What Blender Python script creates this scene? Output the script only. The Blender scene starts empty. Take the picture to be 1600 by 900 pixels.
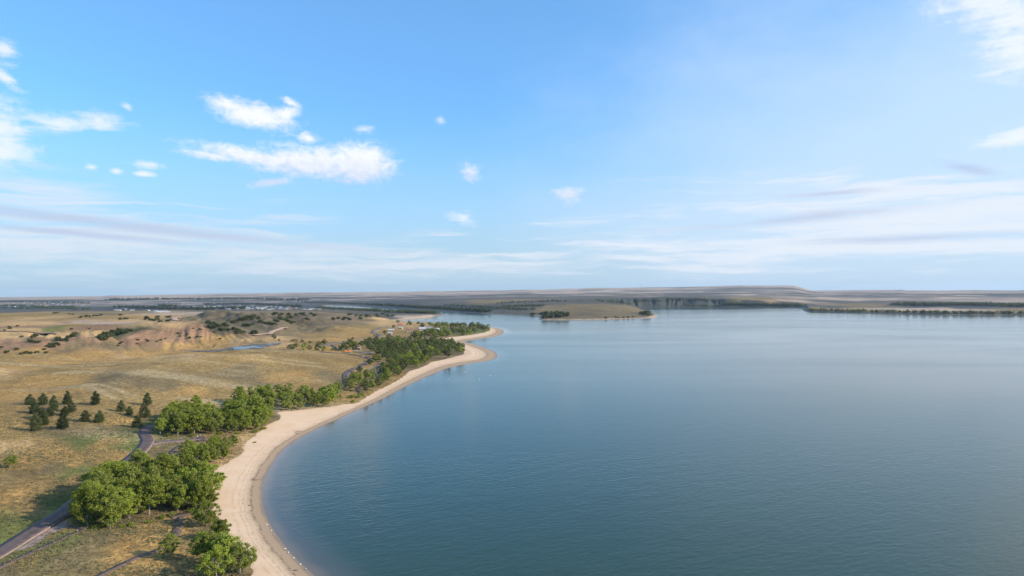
import bpy, math, random
import numpy as np
R = math.radians
rng = np.random.default_rng(11); random.seed(11)
scene = bpy.context.scene
col = scene.collection

# ------------------------------------------------------------------ camera
H = 75.0                                  # metres above the lake
FOC = 1042.0                              # focal length in pixels of the 1600 px photo
ROLL = math.atan(10/1600.)
PITCH = math.atan((459.5-450)/FOC)        # looking slightly above the level
cd = bpy.data.cameras.new('camera'); cam = bpy.data.objects.new('camera', cd); col.objects.link(cam)
cd.sensor_width = 36.0; cd.lens = 36.0*FOC/1600.0
cd.clip_start = 1.0; cd.clip_end = 150000.0
cam.location = (0, 0, H)
from mathutils import Matrix, Vector
Mcam = Matrix.Rotation(R(90)+PITCH, 4, 'X') @ Matrix.Rotation(ROLL*-1.0, 4, 'Z')
cam.matrix_world = Matrix.Translation((0, 0, H)) @ Mcam
scene.camera = cam
RC = np.array(Mcam.to_3x3())

# ------------------------------------------------------------------ light
SUN_EL, SUN_AZ = 25.0, 100.0              # azimuth clockwise from the view direction (+Y)
sd_ = bpy.data.lights.new('sun', 'SUN'); sd_.energy = 5.0; sd_.angle = R(0.5); sd_.color = (1.0, 0.87, 0.70)
sun = bpy.data.objects.new('sun', sd_); col.objects.link(sun)
sv = Vector((math.sin(R(SUN_AZ))*math.cos(R(SUN_EL)), math.cos(R(SUN_AZ))*math.cos(R(SUN_EL)), math.sin(R(SUN_EL))))
sun.rotation_euler = sv.to_track_quat('Z', 'Y').to_euler(); sun.location = (200, -100, 400)
scene.view_settings.view_transform = 'Standard'; scene.view_settings.look = 'None'
scene.view_settings.exposure = 0.36; scene.view_settings.gamma = 1.0; scene.view_settings.use_curve_mapping = False
cy = scene.cycles
cy.volume_bounces = 0; cy.max_bounces = 6; cy.diffuse_bounces = 2; cy.glossy_bounces = 2
cy.transparent_max_bounces = 8; cy.use_denoising = True

def ray(px, py):
    v = np.array([(px-800.)/FOC, -(py-450.)/FOC, -1.0]); v = RC @ v
    return v
def azel(px, py):
    v = ray(px, py); return math.atan2(v[0], v[1]), v[2]/math.hypot(v[0], v[1])   # azimuth, slope
def wpt(px, py, h=0.0):
    v = ray(px, py); t = (h-H)/v[2]; return np.array([v[0]*t, v[1]*t])

# ------------------------------------------------------------------ node helpers
class NT:
    def __init__(s, tree): s.t = tree; s.n = tree.nodes; s.l = tree.links
    def add(s, kind, **kw):
        nd = s.n.new(kind)
        for k, v in kw.items(): setattr(nd, k, v)
        return nd
    def put(s, sock, v):
        if isinstance(v, bpy.types.NodeSocket): s.l.new(v, sock)
        elif v is not None:
            if isinstance(v, (tuple, list)) and sock.type == 'RGBA' and len(v) == 3: v = (*v, 1)
            sock.default_value = v
    def m(s, op, a, b=None, c=None, clamp=False):
        nd = s.add('ShaderNodeMath', operation=op, use_clamp=clamp)
        for i, v in enumerate((a, b, c)):
            if v is not None: s.put(nd.inputs[i], v)
        return nd.outputs[0]
    def vm(s, op, a, b=None, c=None, scale=None):
        nd = s.add('ShaderNodeVectorMath', operation=op)
        for i, v in enumerate((a, b, c)):
            if v is not None: s.put(nd.inputs[i], v)
        if scale is not None: s.put(nd.inputs['Scale'], scale)
        return nd.outputs['Value'] if op in ('LENGTH', 'DOT_PRODUCT', 'DISTANCE') else nd.outputs['Vector']
    def mix(s, f, a, b, mode='MIX'):
        nd = s.add('ShaderNodeMix', data_type='RGBA', blend_type=mode)
        s.put(nd.inputs[0], f); s.put(nd.inputs[6], a); s.put(nd.inputs[7], b)
        return nd.outputs[2]
    def noise(s, vec, scale, detail=3, rough=0.55, dist=0.0):
        nd = s.add('ShaderNodeTexNoise'); s.put(nd.inputs['Vector'], vec)
        nd.inputs['Scale'].default_value = scale; nd.inputs['Detail'].default_value = detail
        nd.inputs['Roughness'].default_value = rough; nd.inputs['Distortion'].default_value = dist
        return nd.outputs['Fac']
    def ramp(s, v, lo, hi, a=0.0, b=1.0):
        nd = s.add('ShaderNodeMapRange', interpolation_type='SMOOTHSTEP')
        s.put(nd.inputs[0], v); s.put(nd.inputs[1], lo); s.put(nd.inputs[2], hi); s.put(nd.inputs[3], a); s.put(nd.inputs[4], b)
        return nd.outputs[0]
    def comb(s, x, y, z):
        nd = s.add('ShaderNodeCombineXYZ')
        for i, v in enumerate((x, y, z)): s.put(nd.inputs[i], v)
        return nd.outputs[0]
    def sep(s, v):
        nd = s.add('ShaderNodeSeparateXYZ'); s.put(nd.inputs[0], v); return nd.outputs
    def attr(s, name):
        return s.add('ShaderNodeAttribute', attribute_name=name)

# ------------------------------------------------------------------ world: Nishita sky and clouds placed by direction
world = bpy.data.worlds.new('World'); scene.world = world; world.use_nodes = True
w = NT(world.node_tree); w.n.clear()
sky = w.add('ShaderNodeTexSky', sky_type='NISHITA'); sky.sun_disc = False
sky.sun_elevation = R(SUN_EL); sky.sun_rotation = R(SUN_AZ)
sky.altitude = 100; sky.air_density = 1.0; sky.dust_density = 0.6; sky.ozone_density = 1.6
tc = w.add('ShaderNodeTexCoord'); D3 = tc.outputs['Generated']
sx, sy, sz = w.sep(D3)
AZ = w.m('ARCTAN2', sx, sy); EL = w.m('ARCSINE', sz)
P = w.comb(AZ, EL, 0.0)
warp = w.noise(w.vm('MULTIPLY', P, (1.0, 2.2, 1.0)), 14.0, 5, 0.6)
big = w.noise(w.vm('MULTIPLY', P, (1.0, 2.0, 1.0)), 5.0, 4, 0.6)
fine = w.noise(w.vm('MULTIPLY', P, (1.0, 1.35, 1.0)), 60.0, 7, 0.66, 0.5)
wisp = w.noise(w.vm('MULTIPLY', P, (1.0, 6.0, 1.0)), 9.0, 7, 0.62, 0.6)
streak = w.noise(w.vm('MULTIPLY', w.vm('ADD', P, w.vm('SCALE', w.comb(0.0, big, 0.0), scale=0.03)), (1.0, 13.0, 1.0)), 5.0, 8, 0.62, 0.25)
def blob(px, py, rx, ry, rot=0, hard=0.0):
    a, e = azel(px, py); e = math.atan(e)
    v = w.vm('SUBTRACT', P, (a, e, 0))
    if rot:
        nd = w.add('ShaderNodeVectorRotate', rotation_type='Z_AXIS'); w.put(nd.inputs['Vector'], v)
        nd.inputs['Angle'].default_value = -R(rot); v = nd.outputs[0]
    v = w.vm('MULTIPLY', v, (FOC/rx, FOC/ry, 0))
    return w.m('SUBTRACT', 1.0+hard, w.vm('LENGTH', v))
def union(lst):
    o = lst[0]
    for x in lst[1:]: o = w.m('MAXIMUM', o, x)
    return o
cum = union([blob(560, 256, 48, 27, 0, .45), blob(578, 244, 24, 16, 0, .2), blob(585, 247, 30, 26), blob(585, 262, 30, 22), blob(490, 254, 110, 25, 0, .2), blob(410, 248, 120, 15, -7, .1),
             blob(330, 243, 55, 8, -4), blob(400, 181, 70, 22, -8, .1), blob(445, 178, 30, 17, 20), blob(360, 165, 45, 14, -14), blob(455, 161, 20, 8, -20),
             blob(483, 216, 22, 12, -12), blob(735, 270, 30, 25, 0, -.22), blob(888, 307, 38, 22, 0, -.32), blob(425, 285, 42, 9, 10)])
cumD = w.ramp(w.m('ADD', cum, w.m('MULTIPLY', w.m('ADD', w.m('MULTIPLY', w.m('SUBTRACT', fine, 0.5), 0.65), w.m('MULTIPLY', w.m('SUBTRACT', wisp, 0.5), 0.35)), 2.1)), -0.05, 0.95)
sml = union([blob(230, 257, 34, 8), blob(182, 267, 11, 6), blob(226, 271, 16, 5), blob(142, 261, 12, 5), blob(200, 168, 12, 8, -30),
             blob(155, 188, 48, 17, 6), blob(90, 190, 60, 15), blob(5, 200, 42, 40), blob(5, 235, 45, 28), blob(5, 78, 22, 20), blob(8, 122, 24, 9, -35),
             blob(688, 187, 18, 13, 0, -.4), blob(568, 202, 34, 14, 0, -.35), blob(725, 341, 50, 18, -18, -.3), blob(890, 306, 34, 22, 0, -.2), blob(1580, 20, 125, 42, -24), blob(1590, 75, 70, 48, -30),
             blob(1590, 213, 62, 18, 6)])
smlD = w.ramp(w.m('ADD', sml, w.m('MULTIPLY', w.m('ADD', w.m('MULTIPLY', w.m('SUBTRACT', wisp, 0.5), 0.7), w.m('MULTIPLY', w.m('SUBTRACT', fine, 0.5), 0.4)), 2.8)), 0.0, 1.05)
smlD = w.m('MULTIPLY', smlD, 0.85)
# broad streaky sheets low in the sky
sht = union([blob(60, 380, 560, 62), blob(40, 300, 190, 35, -10), blob(420, 395, 470, 34, -3), blob(640, 412, 560, 30)])
shtD = w.m('MULTIPLY', w.ramp(w.m('ADD', sht, w.m('MULTIPLY', w.m('SUBTRACT', streak, 0.5), 3.6)), 0.0, 1.1), 0.85)
sh2 = union([blob(1500, 340, 520, 62), blob(1300, 385, 560, 42), blob(1440, 300, 330, 32, -4)])
sh2D = w.m('MULTIPLY', w.ramp(w.m('ADD', sh2, w.m('MULTIPLY', w.m('SUBTRACT', streak, 0.5), 3.6)), 0.0, 1.0), 0.85)
veil = union([blob(1620, 200, 860, 400), blob(1300, 330, 620, 200)])
veilD = w.m('MULTIPLY', w.ramp(w.m('ADD', veil, w.m('MULTIPLY', w.m('SUBTRACT', big, 0.5), 0.5)), 0.05, 0.9), 0.70)
# grey undersides
grey = union([blob(190, 352, 420, 11, -5), blob(1230, 343, 230, 12, 3), blob(1430, 372, 200, 8, 0), blob(1515, 264, 62, 10, -20), blob(1290, 303, 110, 7, 0), blob(110, 364, 300, 7, -4)])
greyD = w.m('MULTIPLY', w.ramp(w.m('ADD', grey, w.m('MULTIPLY', w.m('SUBTRACT', streak, 0.5), 2.6)), 0.0, 1.1), 0.75)
hor = w.m('MULTIPLY', w.ramp(EL, R(16.0), R(-0.5)), 0.92)
skc = w.mix(1.0, sky.outputs['Color'], (0.66, 1.22, 1.72), 'MULTIPLY')
skc = w.mix(1.0, skc, (0.15, 0.15, 0.15), 'MULTIPLY')       # 0.15 strength
SK = skc
added_veil = w.m('MULTIPLY', w.ramp(w.m('ADD', EL, w.m('MULTIPLY', w.m('SUBTRACT', big, 0.5), 0.2)), R(30.0), R(48.0)), 0.45)  # unseen pale veil overhead, added to grey the reflections and lift ambient light
c = w.mix(added_veil, SK, (0.60, 0.68, 0.78))
c = w.mix(0.30, c, (0.30, 0.62, 1.0))
c = w.mix(hor, c, (0.49, 0.65, 0.78))
c = w.mix(veilD, c, (0.68, 0.82, 1.0))
c = w.mix(shtD, c, (0.76, 0.83, 0.92))
c = w.mix(sh2D, c, (0.84, 0.89, 0.97))
c = w.mix(greyD, c, (0.50, 0.60, 0.80))
c = w.mix(smlD, c, (0.92, 0.96, 1.02))
shade = w.mix(w.ramp(w.m('ADD', w.m('MULTIPLY', w.m('SUBTRACT', EL, azel(560, 262)[1]), 22.0), w.m('MULTIPLY', fine, 1.4)), 0.0, 1.3), (0.68, 0.76, 0.92), (0.98, 1.0, 1.04))
c = w.mix(w.m('MULTIPLY', cumD, 0.97), c, shade)
bg = w.add('ShaderNodeBackground'); w.put(bg.inputs['Color'], c); bg.inputs['Strength'].default_value = 0.80
wo = w.add('ShaderNodeOutputWorld'); w.l.new(bg.outputs[0], wo.inputs['Surface'])

# ------------------------------------------------------------------ tagging
def tag(o, label=None, cat=None, group=None, kind=None):
    if label: o['label'] = label
    if cat: o['category'] = cat
    if group: o['group'] = group
    if kind: o['kind'] = kind
    return o
def mesh_obj(name, V, F, mats, parent=None, smooth=False, mi=None):
    """V (n,3) array, F either an (m,k) array or a list of tuples"""
    me = bpy.data.meshes.new(name)
    V = np.asarray(V, np.float32)
    if isinstance(F, np.ndarray):
        me.vertices.add(len(V)); me.vertices.foreach_set('co', V.ravel())
        k = F.shape[1]; me.loops.add(F.size); me.loops.foreach_set('vertex_index', F.astype(np.int32).ravel())
        me.polygons.add(len(F)); me.polygons.foreach_set('loop_start', np.arange(0, F.size, k, dtype=np.int32))
        me.update(calc_edges=True)
    else:
        me.from_pydata(V.tolist(), [], F); me.update()
    for mt in (mats if isinstance(mats, (list, tuple)) else [mats]): me.materials.append(mt)
    if mi is not None: me.polygons.foreach_set('material_index', np.asarray(mi, np.int32))
    if smooth: me.polygons.foreach_set('use_smooth', np.ones(len(me.polygons), bool))
    o = bpy.data.objects.new(name, me); col.objects.link(o)
    if parent: o.parent = parent
    return o
def simple_mat(name, c, rough=0.9, noise_amt=0.25, nscale=2.0, metal=0.0):
    m = bpy.data.materials.new(name); m.use_nodes = True; t = NT(m.node_tree); b = t.n['Principled BSDF']
    geo = t.add('ShaderNodeTexCoord'); nz = t.noise(geo.outputs['Object'], nscale, 4)
    k = t.ramp(nz, 0.3, 0.7, 1-noise_amt, 1+noise_amt)
    t.put(b.inputs['Base Color'], t.vm('SCALE', t.add('ShaderNodeRGB').outputs[0], scale=k))
    m.node_tree.nodes['RGB'].outputs[0].default_value = (*c, 1)
    b.inputs['Roughness'].default_value = rough; b.inputs['Metallic'].default_value = metal
    return m

# ------------------------------------------------------------------ numpy noise
_perm = rng.random((256, 256))
def vnoise(x, y, seed=0):
    x = x+seed*17.31; y = y+seed*9.77
    xi = np.floor(x).astype(np.int64); yi = np.floor(y).astype(np.int64)
    fx = x-xi; fy = y-yi; fx = fx*fx*(3-2*fx); fy = fy*fy*(3-2*fy)
    g = lambda a, b: _perm[a & 255, b & 255]
    return (g(xi, yi)*(1-fx)+g(xi+1, yi)*fx)*(1-fy)+(g(xi, yi+1)*(1-fx)+g(xi+1, yi+1)*fx)*fy
def fbm(x, y, o=4, seed=0, gain=0.5):
    s = 0; a = 1; t = 0
    for i in range(o):
        s = s+a*(vnoise(x, y, seed+i)-0.5); t += a; a *= gain; x = x*2.03+3.1; y = y*2.03+1.7
    return s/t*2
def sstep(x, a, b):
    t = np.clip((x-a)/(b-a), 0, 1); return t*t*(3-2*t)

# ------------------------------------------------------------------ outlines measured from the photograph, as world points
SHORE_PX = [(500,915),(490,900),(472,884),(455,868),(443,853),(432,838),(422,823),(415,808),(410,794),(408,780),(408,767),(410,755),(413,745),(418,735),(432,713),(443,701),(455,692),(472,681),(490,672),(520,658),(560,640),
 (600,622),(635,603),(670,587),(700,575),(720,570.5),(740,567),(755,565.5),(765,563.5),(774,560.5),(777.5,556),(775,551),(768,547.5),(758,544),(750,541),(742,538),(732,536),(725,534),(735,532),(750,530),(765,527.5),
 (776,525.5),(784,522.5),(787,519),(786,515.5),(779,513),(766,511),(740,509),(700,506),(660,504.5),(630,504),(612,503.5),(604,502.3),(614,501),(630,499.4),(650,497.7),(670,495.6),(685,493.4),(697,491.8),
 (690,490.6),(675,489.6),(655,488.6),(625,487.6),(596,486.3),(565,484.5),(540,483),(520,481.5),(507,479.5),(512,477.4),(540,477.5),(560,479),(590,480.4),(620,482.2),(660,484.6),(700,487),(740,489.3),
 (780,491.5),(810,492.4),(835,493.2),(846,494.2),(848,495.8),(842,497.8),(841,499.8),(860,500.3),(890,500.2),(920,499.8),(950,499.2),(980,498.2),(1005,497.4),(1020,496.4),(1028,494.2),(1024,491.6),(1010,489),
 (1000,486.8),(985,484.4),(972,482.4),(1000,481.2),(1024,480.7),(1060,480.1),(1094,479.7),(1131,479.6),(1190,479.6),(1250,479.8),(1254,482.5),(1256,486.8),(1290,487.6),(1337,488.5),(1380,489.7),
 (1425,490.8),(1470,491.6),(1512,492),(1560,492.2),(1600,492.4),(1700,493),(1850,497)]
shore = [wpt(*p) for p in SHORE_PX]
shore += [np.array(p) for p in [(4200, 1500), (4000, 0), (2500, -1500), (800, -1400), (150, -700), (-20, -250), (-40, 20), (-45, 110)]]
shore = np.array(shore)
def chaikin(p, n=1):
    for _ in range(n):
        q = np.roll(p, -1, 0); a = p*0.75+q*0.25; b = p*0.25+q*0.75
        p = np.stack([a, b], 1).reshape(-1, 2)
    return p
shore = chaikin(shore, 1)
SAND_PX = [(393,915),(392,898),(392,872),(380,848),(364,840),(350,834),(346,812),(334,800),(328,790),(330,770),(329,742),(344,728),(364,716),(378,707),(380,698),(386,688),(400,680),(412,668),(438,655),
 (438,650),(428,648),(446,645),(480,640),(500,637),(520,634),(536,630),(556,628),(570,620),(590,608),(612,598),(630,588),(638,580),(656,575),(674,567),(700,561),(724,555),(727,548),(718,538),
 (705,533),(690,529.5),(712,527),(738,524),(756,520.5),(765,517),(766,513),(764,510.5),(800,500)]
sand_poly = np.array([wpt(p[0], p[1], 2.0) for p in SAND_PX]+[np.array(p) for p in [(1500, 1800), (3000, 500), (1500, -1500), (-20, -400), (-60, 20), (-62, 110)]])

def sdf_poly(px, py, poly):
    """positive outside the polygon"""
    n = len(poly); d2 = np.full(px.shape, 1e18); ins = np.zeros(px.shape, bool)
    for i in range(n):
        ax, ay = poly[i]; bx, by = poly[(i+1) % n]; ex, ey = bx-ax, by-ay
        wx = px-ax; wy = py-ay; t = np.clip((wx*ex+wy*ey)/(ex*ex+ey*ey+1e-9), 0, 1)
        d2 = np.minimum(d2, (wx-ex*t)**2+(wy-ey*t)**2)
        cnd = ((ay > py) != (by > py))
        if ey != 0: ins ^= cnd & (px < ex*(py-ay)/ey+ax)
    d = np.sqrt(d2); return np.where(ins, -d, d)

# ------------------------------------------------------------------ terrain grid (polar, finest where it is seen)
azd = np.linspace(R(-46), R(46), 1240); azs = np.linspace(R(46), R(314), 70)[1:-1]
AZG = np.concatenate([azd, azs]); NA = len(AZG)
lnD = np.concatenate([np.log(np.geomspace(4, 118, 14)), np.linspace(math.log(120), math.log(20000), 960)]); ND = len(lnD)
A2, L2 = np.meshgrid(AZG, lnD, indexing='ij'); D2 = np.exp(L2)
X2 = np.sin(A2)*D2; Y2 = np.cos(A2)*D2

CTRL = [ # px, py, height
 (330,880,4),(300,800,3.5),(385,690,3),(250,870,7),(200,842,9.5),(100,870,10),(0,895,9),(130,829,4.5),(60,858,5),(0,883,5.5),(0,863,5),(40,838,5),(80,814,5),(-100,890,6),(120,790,5),(170,745,5.5),(210,710,6),(285,806,7.5),(275,840,6.5),
 (240,820,6),(260,812,6.5),(200,826,5.5),(290,870,5),(50,775,8),(50,735,9),(0,705,10.5),(60,692,10),(110,685,7.5),(180,690,7),(233,688,6),(225,672,6.5),(290,690,5),(60,655,11),(60,632,14),(150,640,11),(0,640,14.5),(250,600,15),(180,600,16),(300,572,18.5),(230,578,17.5),(400,562,18),(450,600,9.5),
 (520,615,5),(350,612,10),(300,640,8),(400,640,5),(300,670,4),(380,670,3.5),(540,592,5),(560,575,5),(578,562,5),(550,554,7),(480,556,13),(440,556,16),(380,545,11),(400,538,11),(330,547,11),(300,549,11.5),(250,560,14.5),(200,562,14),(100,572,14),(0,565,16),(0,595,13),(80,612,12),(120,590,13.5),
 (150,545,14),(60,549,15),(0,549,17),(230,541.5,13),(300,536,12.5),(340,532,12),(300,507,32),(270,507,33),(240,510,31),(215,512,30),(335,515,25),(360,524,18),(385,530,13),
 (20,524,27),(60,527,25),(85,526,27),(108,533,20),(120,523,27),(140,521,29),(165,527,20),(175,520,23),(190,512,29),(150,512,30),(60,519,28),(0,520,29),(100,508,31),(30,508,31),(160,505,32),
 (200,500,32.5),(100,495,32),(0,500,33),(0,493.5,32),(200,488,31),(100,489,32),(400,505,24),(420,520,14),(450,510,17),(500,520,13),(350,497,29),(380,500,27),(450,499,24),(480,505,18),(520,505,17),(560,500,13),(440,490,29),(500,488,26),(350,490,28),(300,494,29),(260,497,29),
 (560,487.5,15),(610,493,8),(640,492,7),(580,495,12),(600,497,7),(580,510,8),(560,525,8),(600,520,5),(640,520,4),(700,512,3),(750,512,3),(640,545,4),(600,545,5),(700,545,3),(600,575,4),(680,555,3),
 (500,535,11),(450,530,12),(520,548,8),
 # beyond the bluffs
 (100,482,10),(0,482,10),(200,480,12),(300,483,12),(380,482,10),(0,474,8),(150,474,8),(300,473,10),(450,480,7),(470,474,8),(420,470,12),(520,484,4),(600,474,12),(560,472,14),(520,468,22),
 (700,482,8),(700,475,22),(640,468,35),(760,484,10),(800,488,6),(800,480,20),(820,470,38),(900,487,16),(940,490,12),(980,488,10),(880,495,6),(1000,491,6),(900,478,26),(900,466,44),(960,478,28),(980,468,44),(1010,463.5,50),(1060,463,50),(1100,465,48),(1130,469,40),(1180,471,30),(1230,472,25),(1160,463,48),
 (1100,458,60),(1000,457,60),(1240,462,40),(1200,458,56),(1300,480,6),(1400,484,6),(1550,486,6),(1300,474,12),(1400,474,14),(1550,478,9),(1450,468,18),(1350,466,22),(1550,466,20),(1400,460,36),(1560,460,36),(1300,460,36)]
cx = []; 
for p in CTRL:
    q = wpt(*p); cx.append((math.atan2(q[0], q[1]), math.log(math.hypot(*q)), p[2]))
for a in (-60, -90, -150, 180, 120, 80): 
    for dd, hh in ((60, 5), (400, 20), (3000, 25)): cx.append((R(a), math.log(dd), hh))
for a in (-30, -10, 10, 30): cx.append((R(a), math.log(60), 4))
cx = np.array(cx)
def wrapd(a): return (a+math.pi) % (2*math.pi)-math.pi
KA, KL = 1.0, 0.55
def rbf_fit(pts, vals, c=0.03, lam=0.004):
    da = wrapd(pts[:, None, 0]-pts[None, :, 0])*KA; dl = (pts[:, None, 1]-pts[None, :, 1])*KL
    K = -np.sqrt(da**2+dl**2+c*c); n = len(pts)
    M = np.zeros((n+1, n+1)); M[:n, :n] = K+lam*np.eye(n); M[:n, n] = 1; M[n, :n] = 1
    return np.linalg.solve(M, np.concatenate([vals, [0]]))
def rbf_eval(pts, wt, a, l, c=0.03):
    out = np.full(a.shape, wt[-1])
    for p, q in zip(pts, wt[:-1]):
        da = wrapd(a-p[0])*KA; dl = (l-p[1])*KL; out -= q*np.sqrt(da*da+dl*dl+c*c)
    return out
wt = rbf_fit(cx, cx[:, 2])
def coarse(idxn, arr):
    return arr
ia = np.unique(np.concatenate([np.arange(0, 1240, 3), np.arange(1239, NA)])); il = np.unique(np.concatenate([np.arange(0, ND, 3), [ND-1]]))
def up(Z, ia=ia, il=il):
    """bilinear: from the coarse rows and columns to the whole grid"""
    t = np.empty((len(ia), ND)); ar = np.arange(ND)
    for i in range(len(ia)): t[i] = np.interp(ar, il, Z[i])
    k = np.clip(np.searchsorted(ia, np.arange(NA), side='right')-1, 0, len(ia)-2)
    f = ((np.arange(NA)-ia[k])/(ia[k+1]-ia[k]))[:, None]
    return t[k]*(1-f)+t[k+1]*f
base = up(rbf_eval(cx, wt, A2[np.ix_(ia, il)], L2[np.ix_(ia, il)]))
ia2 = np.unique(np.concatenate([np.arange(0, 1240, 2), np.arange(1239, NA)])); il2 = np.unique(np.concatenate([np.arange(0, ND, 2), [ND-1]]))
SD = up(sdf_poly(X2[np.ix_(ia2, il2)], Y2[np.ix_(ia2, il2)], shore), ia2, il2)
SS = up(sdf_poly(X2[np.ix_(ia2, il2)], Y2[np.ix_(ia2, il2)], sand_poly), ia2, il2)

HP = [(-400,465.5),(0,464.3),(60,463.8),(160,462.6),(172,461.5),(188,461.5),(200,462),(320,459.2),(480,456.8),(700,455.3),(800,453.6),(900,451.2),(1000,449.6),(1100,448),(1180,446.4),(1225,446.0),(1241,446.8),(1252,449.5),(1262,452.6),(1275,453.9),(1300,453.5),
      (1380,453.0),(1410,453.2),(1418,454.4),(1460,454.4),(1520,453.9),(1600,453.6),(2000,451.5)]
ha = np.array([azel(*p)[0] for p in HP]); ht = np.array([azel(*p)[1] for p in HP])
T = np.interp(wrapd(A2), ha, ht)+fbm(A2*26, A2*0+3.3, 4, 63)*0.0011*sstep(A2, R(-36), R(-10))
DF = 13000.
prof = H+np.maximum(T, 0.0)*DF
prof = prof+sstep(D2, 9000, 13000)*0
f = sstep(L2, math.log(5600), math.log(DF))
Hgt = base*(1-f)+prof*f
# natural relief
rel = fbm(X2/120, Y2/120, 4, 1)*4.8*sstep(D2, 250, 900)+fbm(X2/38, Y2/38, 3, 5)*1.0*sstep(D2, 150, 500)
rel += fbm(X2/600, Y2/600, 4, 9)*5.0*sstep(D2, 1300, 3500)*(1-f)
rel += fbm(X2/90+fbm(X2/200, Y2/200, 2, 3)*2, Y2/420, 3, 21)*1.5*sstep(D2, 380, 700)*(1-sstep(D2, 900, 1500))
CR = fbm(X2/170+fbm(X2/80, Y2/80, 2, 8)*0.5, (Y2+0.25*X2)/30+fbm(X2/90, Y2/90, 2, 7)*1.2, 3, 44)
rel += CR*2.2*sstep(D2, 300, 420)*(1-sstep(D2, 800, 1000))
# eroded gullies on the two bluff faces
def bump(px, py, h, ra, rl):
    q = wpt(px, py, h); a = math.atan2(q[0], q[1]); l = math.log(math.hypot(*q))
    return np.exp(-((wrapd(A2-a)/ra)**2+((L2-l)/rl)**2))
bl = bump(280, 520, 25, .095, .11)+bump(110, 528, 22, .035, .06)+bump(20, 534, 20, .06, .07)+0.6*bump(175, 528, 20, .03, .06)
gl = np.abs(fbm(A2*44+fbm(A2*20, L2*9, 2, 4)*0.8, L2*5, 3, 31))
rel += -bl*(0.30-gl)*10.0
rv = bump(400, 503, 22, .11, .17); rel += rv*fbm(A2*22+3, L2*9, 4, 53)*34
bl2 = bump(1070, 473, 25, .13, .08)
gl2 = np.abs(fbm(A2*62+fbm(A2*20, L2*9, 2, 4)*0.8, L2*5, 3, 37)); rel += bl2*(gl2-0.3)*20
Hgt = Hgt+rel*(1-f)*sstep(SD, 20, 120)
Hgt = Hgt+f*sstep(D2, 5000, 9000)*fbm(X2/2500, Y2/2500, 3, 14)*3.0*(1-sstep(D2, 9500, 12500))
slope = np.where(D2 > 1900, 0.55, 0.085)
slope = 0.085+(0.5-0.085)*sstep(D2, 1500, 2300)
slope = slope*(1+bl2*(np.clip(gl2*4.0, 0, 1.5)-0.75)*1.0)
bluff_near = slope*np.maximum(SD, 0)
Hl = np.maximum(Hgt, 1.2)
k = 1.0
hh = np.clip(0.5+0.5*(Hl-bluff_near)/k, 0, 1)
land = bluff_near*hh+Hl*(1-hh)-k*hh*(1-hh)*0
wat = np.maximum(SD*0.12, -6)-0.02
Z = np.where(SD > 0, np.minimum(land, np.maximum(Hl, bluff_near*0)), wat)
Z = np.where(SD > 0, np.minimum(Z, bluff_near+0.0), Z)
Zg = Z.astype(np.float64)

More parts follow.
